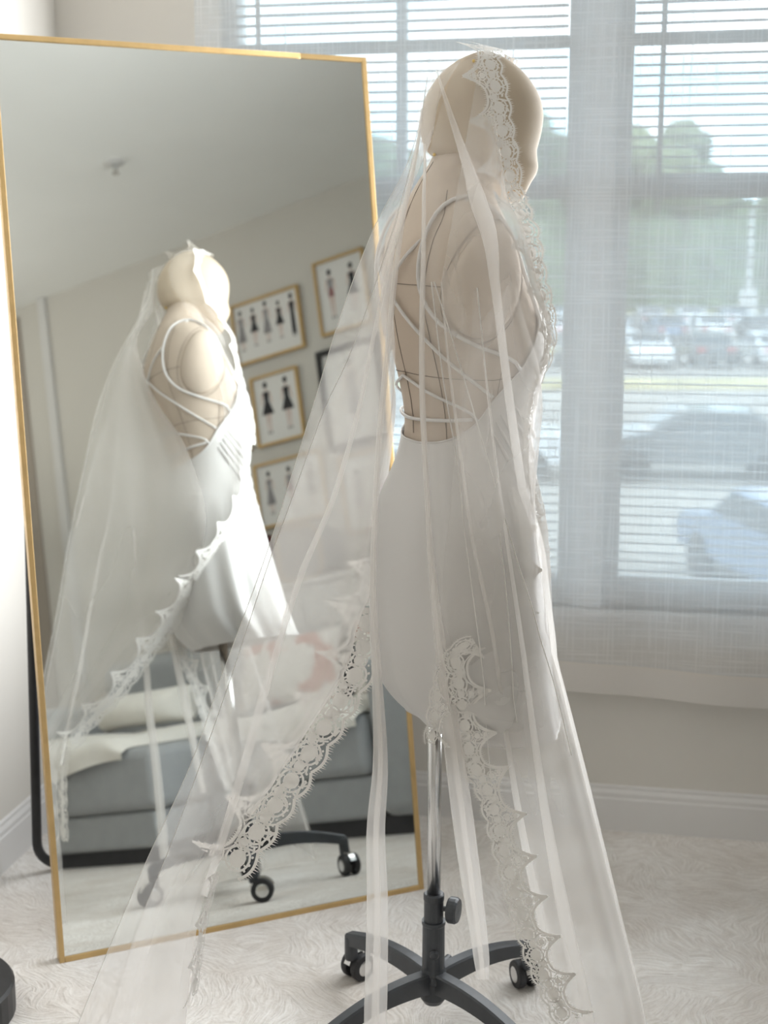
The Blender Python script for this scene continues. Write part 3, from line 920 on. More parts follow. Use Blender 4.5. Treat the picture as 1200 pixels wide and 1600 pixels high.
# ================================================================== veil (all points in metres, world)
V = {
    'back_left': [(0.064,2.075,1.59),(0.053,2.065,1.525),(0.03,2.025,1.453),(-0.016,1.985,1.366),(-0.064,1.945,1.24),(-0.103,1.929,1.114),(-0.17,1.915,0.907),(-0.237,1.93,0.728),(-0.293,1.93,0.573),(-0.375,1.95,0.394),(-0.483,1.97,0.139),(-0.499,1.97,0.083)],
    'back_right': [(0.113,2.075,1.612),(0.064,2.055,1.483),(0.037,2.015,1.421),(0.011,2.055,1.33),(0.012,2.115,1.213),(0.019,2.179,1.087),(-0.0,2.246,0.917),(-0.016,2.219,0.796),(-0.043,2.187,0.727),(-0.062,2.12,0.67),(-0.124,2.06,0.582),(-0.181,2.01,0.505),(-0.232,1.95,0.443),(-0.263,1.93,0.4),(-0.283,1.93,0.335),(-0.298,1.94,0.255),(-0.314,1.96,0.134),(-0.323,1.97,0.061)],
    'inner_left': [(0.06,2.055,1.56),(0.046,2.035,1.486),(0.018,1.995,1.384),(-0.014,1.965,1.285),(-0.051,1.945,1.185),(-0.086,1.94,1.112),(-0.14,1.927,0.966),(-0.168,1.921,0.89),(-0.227,1.925,0.715),(-0.27,1.925,0.595),(-0.33,1.94,0.435),(-0.383,1.95,0.303),(-0.436,1.965,0.142)],
    'fold_line': [(0.056,2.055,1.542),(0.041,2.015,1.439),(0.011,1.995,1.33),(-0.014,1.975,1.22),(-0.037,1.969,1.109),(-0.076,1.975,0.975),(-0.125,1.979,0.858),(-0.169,1.97,0.721),(-0.209,1.96,0.582),(-0.244,1.945,0.464),(-0.277,1.94,0.362)],
    'strip_back': [(0.056,2.045,1.541),(0.048,2.025,1.483),(0.029,1.985,1.393),(0.016,1.975,1.303),(0.004,1.975,1.183),(-0.008,1.976,1.052),(-0.015,1.973,0.908),(-0.016,1.966,0.802),(-0.011,1.96,0.714),(-0.005,1.95,0.576),(-0.012,1.95,0.462),(-0.01,1.95,0.336),(-0.014,1.95,0.141),(-0.015,1.95,0.085)],
    'strip_side': [(0.059,2.035,1.49),(0.058,1.975,1.453),(0.056,1.94,1.417),(0.055,1.915,1.347),(0.053,1.91,1.241),(0.054,1.912,1.134),(0.059,1.918,1.041),(0.067,1.929,0.908),(0.078,1.935,0.81),(0.093,1.935,0.692),(0.109,1.93,0.573),(0.129,1.925,0.422),(0.146,1.92,0.298),(0.153,1.92,0.234)],
    'strip_front': [(0.141,1.915,1.188),(0.15,1.915,1.115),(0.166,1.923,1.003),(0.184,1.926,0.889),(0.203,1.93,0.772),(0.221,1.925,0.646),(0.243,1.92,0.506),(0.273,1.915,0.353),(0.312,1.91,0.165),(0.318,1.91,0.122)],
    'strip_cheek': [(0.076,2.045,1.595),(0.095,2.025,1.534),(0.122,2.005,1.452),(0.136,1.945,1.391),(0.152,1.92,1.312),(0.17,1.925,1.187),(0.192,1.951,1.055),(0.216,1.981,0.926),(0.231,1.993,0.815),(0.264,2.0,0.712),(0.304,2.0,0.567),(0.337,2.0,0.44),(0.373,2.0,0.3),(0.413,2.0,0.144),(0.428,2.0,0.065)],
    'strip_mid': [(0.08,1.92,1.294),(0.09,1.91,1.188),(0.108,1.916,1.06),(0.128,1.927,0.927),(0.154,1.938,0.79),(0.167,1.94,0.71),(0.182,1.935,0.632),(0.206,1.93,0.492),(0.241,1.925,0.327),(0.267,1.92,0.202)],
    'side_left': [(0.104,2.045,1.603),(0.077,2.015,1.524),(0.062,1.945,1.451),(0.057,1.91,1.329),(0.056,1.91,1.188),(0.062,1.918,1.041),(0.073,1.929,0.908),(0.087,1.936,0.81),(0.103,1.94,0.75),(0.123,1.935,0.602),(0.163,1.93,0.522),(0.187,1.93,0.43),(0.208,1.925,0.348),(0.239,1.92,0.256),(0.286,1.915,0.162),(0.304,1.915,0.107)],
    'side_right': [(0.141,2.055,1.619),(0.156,2.04,1.558),(0.163,2.035,1.513),(0.171,2.04,1.473),(0.177,2.005,1.421),(0.188,1.975,1.366),(0.2,1.985,1.303),(0.216,2.005,1.247),(0.227,2.005,1.2),(0.225,2.005,1.153),(0.217,2.011,1.095),(0.212,2.016,1.047),(0.22,2.027,0.947),(0.229,2.029,0.846),(0.239,2.024,0.797),(0.267,2.01,0.709),(0.305,2.01,0.564),(0.339,2.01,0.436),(0.375,2.01,0.295),(0.415,2.01,0.138),(0.433,2.01,0.047)],
    'lace_near': [(0.165,2.145,1.642),(0.149,2.095,1.633),(0.146,2.055,1.617),(0.15,2.043,1.594),(0.158,2.035,1.558),(0.165,2.03,1.512),(0.173,2.035,1.472),(0.181,2.04,1.432),(0.189,2.015,1.394),(0.195,1.985,1.348),(0.204,1.99,1.303),(0.219,2.005,1.252),(0.229,2.005,1.205),(0.223,2.005,1.153),(0.212,2.01,1.1),(0.205,2.016,1.051),(0.204,2.021,1.002),(0.21,2.027,0.947),(0.215,2.028,0.897),(0.219,2.029,0.841)],
    'lace_far': [(0.165,2.145,1.642),(0.178,2.165,1.639),(0.189,2.19,1.605),(0.192,2.195,1.547),(0.195,2.195,1.479),(0.204,2.215,1.411),(0.221,2.245,1.331),(0.236,2.235,1.239),(0.253,2.225,1.187),(0.25,2.225,1.124),(0.241,2.235,1.028),(0.243,2.255,0.927),(0.239,2.303,0.839),(0.194,2.348,0.784),(0.115,2.359,0.763),(0.045,2.319,0.773),(-0.011,2.229,0.794)],
    'far_left': [(0.087,2.145,1.608),(0.061,2.155,1.524),(0.069,2.195,1.43),(0.052,2.255,1.331),(0.054,2.295,1.204),(0.054,2.289,1.075),(0.044,2.303,0.941),(0.022,2.283,0.843),(-0.009,2.228,0.805)],
    'lace_back': [(-0.035,2.201,0.753),(-0.041,2.187,0.727),(-0.052,2.13,0.672),(-0.108,2.07,0.586),(-0.163,2.02,0.509),(-0.214,1.96,0.449),(-0.247,1.94,0.409)],
    'lace_back_tail': [(-0.256,1.935,0.404),(-0.273,1.932,0.345),(-0.287,1.94,0.277),(-0.301,1.95,0.184)],
    'lace_hem': [(0.11,1.935,0.759),(0.121,1.935,0.682),(0.136,1.93,0.594),(0.164,1.925,0.535),(0.184,1.925,0.463),(0.199,1.922,0.402),(0.217,1.92,0.34),(0.246,1.915,0.258),(0.287,1.91,0.17)],
    'lace_hem_short': [(0.133,1.935,0.771),(0.106,1.935,0.751),(0.086,1.935,0.697),(0.074,1.93,0.609)],
    'lace_inner': [(0.191,1.993,0.992),(0.195,1.991,0.924),(0.199,1.989,0.856),(0.194,1.984,0.807)],
    'wedge_a_left': [(0.066,1.915,1.294),(0.083,1.91,1.161),(0.104,1.918,1.041),(0.118,1.927,0.927),(0.132,1.936,0.81),(0.147,1.935,0.692),(0.162,1.93,0.543)],
    'wedge_a_right': [(0.07,1.915,1.294),(0.104,1.91,1.188),(0.143,1.916,1.06),(0.172,1.923,0.966),(0.199,1.933,0.878),(0.224,1.947,0.797),(0.257,1.96,0.694),(0.286,1.96,0.582)],
    'wedge_b_left': [(0.127,1.915,1.286),(0.116,1.91,1.161),(0.102,1.913,1.042),(0.093,1.92,0.948),(0.086,1.929,0.87),(0.085,1.935,0.771),(0.1,1.93,0.664)],
    'wedge_b_right': [(0.13,1.915,1.286),(0.141,1.91,1.188),(0.157,1.915,1.069),(0.166,1.923,0.966),(0.175,1.931,0.85),(0.186,1.935,0.732),(0.199,1.93,0.644)],
}
V['lace_far'] = [(.165, 2.13, 1.625), (.12, 2.19, 1.59), (.10, 2.21, 1.551), (.115, 2.215, 1.484), (.16, 2.21, 1.43), (.13, 2.275, 1.36), (.11, 2.30, 1.30), (.117, 2.30, 1.23), (.131, 2.295, 1.166), (.138, 2.285, 1.104), (.12, 2.285, 1.038), (.064, 2.305, .935), (.02, 2.295, .866), (-.004, 2.275, .831), (-.023, 2.245, .789), (-.036, 2.212, .752)]
for k in ('back_left', 'inner_left', 'back_right', 'strip_back', 'strip_front', 'strip_cheek', 'side_left', 'side_right'):
    a, b = Vector(V[k][-2]), Vector(V[k][-1])
    if b.z > .006:
        d = (b - a) / (a.z - b.z)
        V[k].append(tuple(b + d * (b.z - .006)))
vl = thing('bridal_veil', 'long white tulle veil with lace edging draped over the mannequin head', 'veil', (SX, SY2, 0), 0)
vo = Vector((SX, SY2, 0))
def vpts(k, n):
    return smoothpath(V[k], n)
def edge(k, r=.0009, n=70, off=.010):
    P = [inside_push(p, off) - vo for p in vpts(k, n)]
    part('rolled_edge', MB().tube(P, r, 5), M['lace'], vl, smooth=True)

def panel(name, lk, rk, m, nr=90, nc=24, bulge=0.0, pleats=(0, 0, 0), off=.010, ramp=0.25, fan=None):
    """cloth stretched from line to line, with soft pleats that open downwards"""
    L, R = vpts(lk, nr), vpts(rk, nr)
    rows = []
    A, F, ph = pleats
    for i in range(nr):
        t = i / (nr - 1)
        row = []
        d = (R[i] - L[i])
        nrm = Vector((d.y, -d.x, 0))
        nrm = nrm.normalized() if nrm.length > 1e-6 else Vector((0, -1, 0))
        k = min(1, t / ramp) * min(1, d.length / .24)
        for j in range(nc):
            s = j / (nc - 1)
            p = L[i].lerp(R[i], s)
            p = p + nrm * (bulge * math.sin(PI * s) * k + A * k * math.sin(2 * PI * F * s + ph + 1.3 * t) * math.sin(PI * s) ** .5)
            p = inside_push(p, off)
            if p.z < .006: p.z = .006
            row.append(p - vo)
        rows.append(row)
    return part(name, MB().grid(rows), m, vl, smooth=True)
def fold(name, k, widths, thick=.22, n=80, off=.026, m=None, ref=(1, -.25, 0)):
    """narrow gathered fold of the net: a flattened hollow roll, open at both ends"""
    P = [inside_push(p, off) for p in vpts(k, n)]
    wf = [interp(widths, i / (n - 1))[0] for i in range(n)]
    th = [max(.0012, w * thick) for w in wf]
    mb = MB()
    prev = None
    rings = []
    for i in range(n):
        t = (P[min(i + 1, n - 1)] - P[max(i - 1, 0)]).normalized()
        a = Vector(ref)
        x = (a - t * a.dot(t)).normalized()
        y = t.cross(x)
        ring = []
        for j in range(14):
            an = 2 * PI * j / 14
            w = wf[i] * (1 + .12 * math.sin(9 * i / n + j))
            ring.append(P[i] - vo + x * (w * math.cos(an)) + y * (th[i] * math.sin(an)))
        rings.append(ring)
    mb.loft(rings, False, False)
    return part(name, mb, m or M['tulle2'], vl, smooth=True)
panel('back_panel', 'back_left', 'back_right', M['tulle'], bulge=.02, pleats=(.007, 2.0, .4))
panel('back_fold_panel', 'inner_left', 'back_right', M['tulle'], bulge=.035, pleats=(.008, 1.5, 2.0))
panel('side_panel', 'side_left', 'side_right', M['tulle1'], nc=34, bulge=.01, pleats=(.007, 4.0, .9), off=.016)
panel('side_fold_panel', 'strip_mid', 'side_right', M['tulle'], nc=24, bulge=.065, pleats=(.006, 2.0, .2), off=.022)
panel('far_panel', 'far_left', 'lace_far', M['tulle1'], bulge=-.01, pleats=(.006, 2.5, .3), off=.012)
panel('wedge_panel', 'wedge_a_left', 'wedge_a_right', M['tulle1'], nc=16, bulge=.012, off=.026)
panel('wedge_panel', 'wedge_b_left', 'wedge_b_right', M['tulle1'], nc=16, bulge=.012, off=.029)
for q in ('wedge_a_left', 'wedge_a_right', 'wedge_b_right'):
    edge(q, .0009, 70, .030)
fold('gathered_fold', 'strip_back', [(0, .0025), (.2, .004), (.45, .006), (.7, .014), (1, .018)])
fold('gathered_fold', 'strip_side', [(0, .0015), (.2, .0035), (.5, .006), (.65, .012), (.8, .015), (.97, .012), (1, .009)])
fold('gathered_fold', 'strip_back', [(0, .0015), (.3, .003), (.7, .006), (1, .009)], ref=(.8, -.8, 0), off=.032)
fold('gathered_fold', 'strip_side', [(0, .0015), (.3, .003), (.7, .006), (1, .005)], ref=(.8, -.8, 0), off=.032)
fold('gathered_fold', 'strip_front', [(0, .001), (.3, .003), (.6, .008), (1, .015)])
fold('gathered_fold', 'strip_cheek', [(0, .001), (.08, .006), (.14, .011), (.22, .006), (.4, .007), (.6, .005), (1, .004)])
fold('gathered_fold', 'strip_mid', [(0, .001), (.3, .0025), (.6, .004), (1, .008)])
fold('gathered_fold', 'fold_line', [(0, .0015), (.3, .003), (.7, .006), (1, .006)])
edge('back_left', .0005); edge('inner_left', .0005); edge('side_right', .0006)

# ---- lace: medallions, rings, bars, scalloped borders and eyelash fringe, one repeat at a time
def motif(rnd):
    T = []                                  # polygons in (along, across), one repeat long
    def disk(a, b, r, n=12):
        T.append([(a + r * math.cos(2 * PI * k / n), b + r * math.sin(2 * PI * k / n) * .95) for k in range(n)])
    def ring(a, b, r0, r1, n=16):
        for k in range(n):
            x, y = 2 * PI * k / n, 2 * PI * (k + 1) / n
            T.append([(a + r0 * math.cos(x), b + r0 * math.sin(x)), (a + r1 * math.cos(x), b + r1 * math.sin(x)), (a + r1 * math.cos(y), b + r1 * math.sin(y)), (a + r0 * math.cos(y), b + r0 * math.sin(y))])
    def bar(a0, b0, a1, b1, w):
        d = math.hypot(a1 - a0, b1 - b0) or 1
        nx, ny = -(b1 - b0) / d * w, (a1 - a0) / d * w
        T.append([(a0 + nx, b0 + ny), (a0 - nx, b0 - ny), (a1 - nx, b1 - ny), (a1 + nx, b1 + ny)])
    def inner(a):                           # deep concave scallops with pointed horns
        return -.14 - .50 * abs(2 * (a % 1.0) - 1) ** 2.8
    def outer(a):                           # small convex lobes
        return .30 + .09 * abs(math.sin(2 * PI * a))
    N = 24
    for k in range(N):
        a0, a1 = k / N, (k + 1) / N
        for fn, w in ((inner, .026), (outer, .024)):
            bar(a0, fn(a0), a1, fn(a1), w)
        bar(a0, inner(a0) + .075, a1, inner(a1) + .075, .012)
        for fn, sg, ln in ((inner, -1, .10), (outer, 1, .10)):
            am = (a0 + a1) / 2
            b = fn(am)
            ta = rnd.uniform(-.02, .02)
            T.append([(am - .011, b), (am + .011, b), (am + ta, b + sg * ln * rnd.uniform(.7, 1.2))])
    for a, b, r in ((.27, .10, .14), (.75, .10, .14), (.51, .02, .08), (.0, .08, .095), (.01, -.16, .075), (.0, -.36, .06), (.0, -.50, .035)):
        disk(a, b, r)
        ring(a, b, r * 1.24, r * 1.50)
        for q in range(6):
            an = q / 6 * 2 * PI + .4
            bar(a + r * math.cos(an), b + r * math.sin(an), a + r * 1.3 * math.cos(an), b + r * 1.3 * math.sin(an), .012)
    for q in range(44):
        a = rnd.uniform(0, 1)
        b = rnd.uniform(inner(a) + .05, outer(a) - .03)
        an = rnd.uniform(0, PI)
        l = rnd.uniform(.04, .10)
        bar(a - l * math.cos(an), b - l * math.sin(an), a + l * math.cos(an), b + l * math.sin(an), .015)
    for q in range(9):
        a = (q + .5) / 9
        disk(a, outer(a) - .075, .022, 6)
    return T
def lace(k, width, repeat, flip=1, off=.012, side=None, taper=lambda t: 1.0):
    """strip of lace along a line; side(i) gives the across direction"""
    n = 400
    lo = lambda z: off * (.42 + .58 * min(1, max(0, (z - 1.40) / .06)))      # closer to the chest and skirt than to the head
    P = [inside_push(p, lo(p.z)) for p in vpts(k, n)]
    L = sum((P[i + 1] - P[i]).length for i in range(n - 1))
    reps = max(1, round(L / repeat))
    rnd = random.Random(hash(k) % 1000 if False else len(k) * 7 + int(L * 100))
    mb = MB()
    # frames
    fr = []
    for i in range(n):
        t = (P[min(i + 6, n - 1)] - P[max(i - 6, 0)]).normalized()
        s = Vector(side(i / (n - 1), P[i])) * flip
        b = (s - t * s.dot(t)).normalized()
        fr.append((P[i], t, b))
    for r in range(reps):
        for poly in motif(rnd):
            vs = []
            for a, b in poly:
                f = min(max((r + a) / reps * (n - 1), 0), n - 1.001)
                i = int(f)
                p = fr[i][0].lerp(fr[i + 1][0], f - i) + fr[i][2] * (b * width * taper(f / n))
                p = inside_push(p, lo(p.z))
                vs.append(p - vo + Vector((0, -.0006, 0)))
            mb.add(vs, [tuple(range(len(vs)))])
    o = part('lace_edging', mb, M['lace'], vl)
    o['kind'] = 'stuff'
    return o
cam_side = lambda t, p: (-1, .12, .25)
lace('lace_near', .066, .066, -1, .027, lambda t, p: (-1, -.35 if t < .35 else .10, .12), lambda t: 1.0 if t < .40 else max(.42, 1 - (t - .40) * 2.4))
lace('lace_far', .075, .075, -1, .014, lambda t, p: (-1, .35, .12) if t < .62 else (-.5, .5, .6), lambda t: min(1, .45 + max(0, t - .40) * 2.5))
lace('lace_back', .102, .090, -1, .02, lambda t, p: (-1, .45, .35))
lace('lace_back_tail', .045, .075, -1, .02, lambda t, p: (-.35, -1, .1))
lace('lace_hem', .062, .072, 1, .06, lambda t, p: (-1, .10, -.5))
lace('lace_hem_short', .040, .060, 1, .06, lambda t, p: (-1, .1, .2))
lace('lace_inner', .036, .060, 1, .016, lambda t, p: (-1, .1, .2))

# two pins that hold the veil
for q, (z, a, lab) in enumerate(((1.612, -128, 'yellow-headed pin in the veil near the crown of the head'), (1.480, -176, 'yellow-headed pin low on the back of the head'))):
    c = ML2W(ring_pt(z, math.radians(a), HS, .004, 2.08))
    p = thing('dressmaking_pin', lab, 'pin', c, 0, 'pins in the mannequin head')
    part('pinhead', MB().blob((0, 0, 0), .0026, .0026, .0026, 10, 8), M['yellow'], p, smooth=True)
    d = (ML2W(ring_pt(z, math.radians(a), HS, -.02, 2.08)) - c)
    part('shaft', MB().tube([(0, 0, 0), tuple(d)], .0004, 5), M['chrome'], p)
# ================================================================== pictures on the right wall (seen in the mirror)
def figure(mb_by, x, y, h, kind):
    """a small drawn figure: head, bodice, skirt, legs; x right, y up on the sheet"""
    def tri(key, pts):
        n = len(pts)
        mb_by[key].add([(px, .0, py) for px, py in pts], [tuple(range(n))])
    def circ(key, cx, cz, r):
        tri(key, [(cx + r * math.cos(2 * PI * k / 10), cz + r * 1.2 * math.sin(2 * PI * k / 10)) for k in range(10)])
    u = h / 8
    circ('ink', x, y + h - u * .45, u * .42)
    circ('skin', x, y + h - u * .65, u * .30)
    tri('skin', [(x - u * .1, y + h - u), (x + u * .1, y + h - u), (x + u * .1, y + h - u * 1.5), (x - u * .1, y + h - u * 1.5)])
    for s in (-1, 1):
        tri('skin', [(x + s * u * .55, y + h - u * 1.5), (x + s * u * .75, y + h - u * 1.6), (x + s * u * 1.05, y + h - u * 3.4), (x + s * u * .9, y + h - u * 3.5)])
        tri('skin', [(x + s * u * .12, y + h - u * 4.2), (x + s * u * .45, y + h - u * 4.2), (x + s * u * .32, y + u * .3), (x + s * u * .20, y + u * .3)])
        tri('ink', [(x + s * u * .18, y + u * .4), (x + s * u * .36, y + u * .4), (x + s * u * .45, y), (x + s * u * .15, y)])
    key = {'a': 'ink', 'b': 'ink', 'c': 'grey', 'd': 'ink', 'e': 'red', 'f': 'grey'}[kind]
    tri(key, [(x - u * .6, y + h - u * 1.5), (x + u * .6, y + h - u * 1.5), (x + u * .42, y + h - u * 3), (x - u * .42, y + h - u * 3)])
    if kind in 'ae':
        tri(key, [(x - u * .42, y + h - u * 3), (x + u * .42, y + h - u * 3), (x + u * 1.15, y + h - u * 5), (x - u * 1.15, y + h - u * 5)])
    elif kind in 'bf':
        tri(key, [(x - u * .42, y + h - u * 3), (x + u * .42, y + h - u * 3), (x + u * 1.0, y + u * 1.8), (x - u * 1.0, y + u * 1.8)])
    elif kind == 'd':
        tri(key, [(x - u * .42, y + h - u * 3), (x + u * .42, y + h - u * 3), (x + u * .5, y + u * .5), (x - u * .5, y + u * .5)])
    else:
        tri('red', [(x - u * .42, y + h - u * 3), (x + u * .42, y + h - u * 3), (x + u * .6, y + h - u * 4.4), (x - u * .6, y + h - u * 4.4)])
def picture(v0, v1, z0, z1, label, figs, frame='gold', fw_=.011):
    # seen from the room the sheet's right is towards -v
    w, h = v1 - v0, z1 - z0
    r = thing('picture_frame', label, 'picture', W(UR - .001, v0, z0), -TH - PI / 2, 'framed fashion drawings on the right wall')
    # local x runs to -v ; shift so that x in 0..w covers v1..v0
    r.location = W(UR - .001, v1, z0)
    D_ = .022
    for x0, x1, a0, a1 in ((0, fw_, 0, h), (w - fw_, w, 0, h), (fw_, w - fw_, 0, fw_), (fw_, w - fw_, h - fw_, h)):
        part('frame_rail', MB().box(x0, x1, -D_, 0, a0, a1), M['gold'] if frame == 'gold' else M['black'], r, bevel=.0015, seg=1)
    part('sheet', MB().box(fw_, w - fw_, -.010, -.004, fw_, h - fw_), M['paper'], r)
    by = {k: MB() for k in ('ink', 'grey', 'skin', 'red')}
    n = len(figs)
    for i, (k, hh, dz) in enumerate(figs):
        x = w * (i + .5 + .15 * (1 - 2 * (i + .5) / n)) / n
        figure(by, x, h * dz, h * hh, k)
    for k, mm in (('ink', 'ink'), ('grey', 'inkgrey'), ('skin', 'skin'), ('red', 'pinky')):
        if by[k].v:
            by[k].v = [(a, -.0105 - (.0003 if k != 'skin' else 0), c) for a, b, c in by[k].v]
            part('drawing', by[k], M[mm], r)
    return r
picture(.774, 1.143, 1.917, 2.193, 'gold-framed drawing of five women in dark dresses', [('d', .68, .22), ('a', .60, .25), ('f', .66, .25), ('a', .62, .25), ('f', .66, .22)])
picture(1.233, 1.490, 1.934, 2.255, 'gold-framed drawing hung highest, two women in short dresses', [('a', .66, .2), ('c', .66, .2)])
picture(.832, 1.084, 1.541, 1.850, 'gold-framed drawing of two women in flared black dresses', [('a', .74, .16), ('a', .74, .16)])
picture(.540, .794, 1.542, 1.827, 'gold-framed drawing beside the two flared black dresses, half behind the reflected dress', [('c', .7, .16), ('d', .7, .16)])
picture(1.190, 1.500, 1.446, 1.876, 'black-framed drawing below the highest gold frame', [('f', .7, .16)], 'black', .024)
picture(.790, 1.150, 1.190, 1.472, 'gold-framed drawing of grey figures, above the red book', [('f', .66, .2), ('c', .66, .2), ('f', .66, .2)])
picture(1.230, 1.500, 1.085, 1.416, 'pale gold-framed drawing under the black frame', [('c', .6, .2), ('f', .6, .2)])

# ---- console with things on it, behind the sofa
co = rthing('console_table', 'white console cabinet behind the grey sofa', 'console', 1.565, 0)
part('cabinet_body', MB().box(-.115, .115, .74, 1.90, .05, .895), M['console'], co, bevel=.004)
part('top_board', MB().box(-.13, .13, .72, 1.92, .895, .918), M['console'], co, bevel=.003)
part('plinth', MB().box(-.10, .10, .77, 1.87, 0, .05), M['plinth'], co)
for k in range(3):
    v0 = .76 + k * .375
    dd = part('cabinet_door', MB().box(-.127, -.116, v0, v0 + .365, .07, .885), M['console'], co, bevel=.003)
    part('handle', MB().tube([(-.142, v0 + .33, .5), (-.142, v0 + .33, .6)], .004, 8), M['gold'], dd, smooth=True)
kb = rthing('keepsake_box', 'rounded grey box with a gold rim on the white console', 'box', 1.575, 1.10, .9195)
def rrect(w, h, r, n=6):
    pts = []
    for cx, cz, a0 in ((w - r, r, -PI / 2), (w - r, h - r, 0), (-w + r, h - r, PI / 2), (-w + r, r, PI)):
        for k in range(n + 1):
            a = a0 + k / n * PI / 2
            pts.append((cx + r * math.cos(a), cz + r * math.sin(a)))
    return pts
RR = [(y, z + .006) for y, z in rrect(.105, .215, .055)]
part('box_body', MB().loft([[(-.07, y, z) for y, z in RR], [(.07, y, z) for y, z in RR]]), M['greybox'], kb)
part('rim', MB().tube([(-.071, y, z) for y, z in RR + RR[:1]], .005, 8), M['gold'], kb, smooth=True)
bk = rthing('book', 'dark red book standing on the white console', 'book', 1.58, .85, .919)
part('cover', MB().box(-.075, .075, -.016, .016, 0, .235), M['red'], bk, bevel=.002)
part('pages', MB().box(-.0765, .072, -.012, .012, .004, .2362), M['paper'], bk)

# ---- sofa
sf = rthing('grey_sofa', 'pale grey sofa with a chaise end, a white throw over its seat', 'sofa', 0, 0)
def cushion(name, u0, u1, v0, v1, z0, z1, m, bev=.03, seg=4):
    return part(name, MB().box(u0, u1, v0, v1, z0, z1), m, sf, bevel=bev, smooth=True, seg=seg)
cushion('base', .535, 1.36, 1.30, 1.955, .055, .185, M['sofa'], .015)
cushion('chaise_base', .275, 1.36, .36, 1.295, .050, .165, M['sofa'], .015)
cushion('seat_cushion', .515, 1.20, 1.335, 1.955, .187, .375, M['sofa'], .035)
cushion('chaise_cushion', .255, 1.20, .36, 1.325, .167, .365, M['sofa'], .035)
cushion('armrest', .520, 1.40, 1.960, 2.175, .055, .545, M['sofa'], .045, 5)
cushion('armrest', .480, 1.40, .14, .350, .055, .545, M['sofa'], .045, 5)
cushion('back_frame', 1.235, 1.40, .355, 1.958, .055, .715, M['sofa'], .035)
cushion('back_cushion', 1.06, 1.232, .36, 1.150, .380, .690, M['sofa'], .05, 5)
cushion('back_cushion', 1.06, 1.232, 1.155, 1.955, .380, .690, M['sofa'], .05, 5)
part('plinth', MB().box(.57, 1.36, 1.30, 2.14, 0, .056), M['plinth'], sf)
part('plinth', MB().box(.31, 1.36, .20, 1.30, 0, .052), M['plinth'], sf)
# throws (grid cloths that lie over the seats)
def throw(name, label, u0, u1, v0, v1, ztop, drop, seed):
    r = rthing(name, label, 'throw', 0, 0, 0, 0, 'white throws on the sofa')
    rnd = random.Random(seed)
    ph = [rnd.uniform(0, 6) for _ in range(4)]
    rows = []
    for i in range(33):
        s = i / 32
        row = []
        for j in range(41):
            q = j / 40
            v = v0 + (v1 - v0) * q
            e = max(0.0, 1 - abs(2 * q - 1) ** 10)
            fr = drop * (1 + .5 * math.sin(v * 9 + ph[2]))
            puff = .040 * e * (1 - .25 * math.sin(v * 15 + ph[0]) - .2 * math.sin(s * 11 + v * 6 + ph[3])) 
            if s < .7:
                u = u1 + (u0 + .02 - u1) * s / .7
                z = ztop + .003 + puff * min(1, s * 9)
            else:
                a = (s - .7) / .3
                r0 = .022
                u = u0 + .02 - (r0 + .022) * math.sin(min(1, a * 2) * PI / 2) + .008 * math.sin(v * 23) * a
                z = ztop + .003 + puff * max(0, 1 - (a * 1.6) ** 2) - fr * a - .012 * a
            row.append((u, v + (.02 * math.sin(s * 7 + ph[1]) if 0 < j < 40 else 0), z))
        rows.append(row)
    part('cloth', MB().grid(rows), M['throw'], r, smooth=True)
    return r
throw('throw_blanket', 'white throw spread over the chaise end of the sofa', .255, 1.04, .40, 1.22, .365, .045, 2)
throw('throw_blanket', 'white throw spread under the patterned cushion', .515, 1.04, 1.36, 1.94, .375, .03, 5)
def pillow(name, label, u, v, z, w, h, d, m, rx, rz, group=None):
    r = rthing(name, label, 'cushion', u, v, z, rz, group)
    rows = []
    mb = MB()
    for sgn in (-1, 1):
        rows = []
        for i in range(17):
            row = []
            for j in range(17):
                a, b = -1 + i / 8, -1 + j / 8
                k = (1 - a * a) * (1 - b * b)
                px = a * w / 2 * (1 - .10 * (1 - abs(b)) ** 0 * (b * b - 1) * -.6)
                pz = b * h / 2 * (1 - .06 * (1 - a * a))
                row.append((sgn * d / 2 * max(0, k) ** .42, px, pz + h / 2))
            rows.append(row if sgn > 0 else row[::-1])
        mb.grid(rows)
    o = part('cushion_cover', mb, m, r, smooth=True)
    o.rotation_euler = (0, rx, 0)
    return r
pillow('throw_pillow', 'white cushion with a rust red leafy pattern on the sofa', .90, 1.395, .432, .44, .26, .13, M['pillow'], math.radians(16), 0)
pillow('throw_pillow', 'white cushion with rust red pattern tucked against the sofa arm', .93, 1.81, .432, .28, .27, .12, M['pillow'], math.radians(14), math.radians(-6))
pillow('throw_pillow', 'plain cream cushion lying on the chaise', .70, .92, .428, .44, .125, .26, M['throw'], 0, 0)
pc = rthing('leather_pouch', 'brown leather pouch lying on top of the sofa back', 'bag', 1.31, .70, .716)
part('pouch_body', MB().blob((0, 0, .022), .05, .085, .022, 14, 8, 0, .7), M['brown'], pc, smooth=True)
part('clasp', MB().blob((-.01, .07, .022), .03, .035, .020, 12, 8, 0, .7), M['black'], pc, smooth=True)

# ---- ceiling sprinkler
sp = rthing('ceiling_sprinkler', 'small white sprinkler head on the ceiling', 'sprinkler', .79, .99, ZC)
part('escutcheon', MB().lathe([(.001, 0), (.042, 0), (.040, -.006), (.020, -.012), (.001, -.012)][::-1], 20), M['trim'], sp, smooth=False)
part('body', MB().lathe([(.001, -.010), (.010, -.010), (.010, -.032), (.001, -.032)][::-1], 14), M['chrome'], sp)
part('deflector', MB().lathe([(.001, -.046), (.016, -.046), (.016, -.044), (.001, -.044)], 16), M['chrome'], sp)
for s in (-1, 1):
    part('frame_arm', MB().tube([(s * .009, 0, -.03), (s * .012, 0, -.038), (s * .003, 0, -.046)], .0016, 6), M['chrome'], sp)

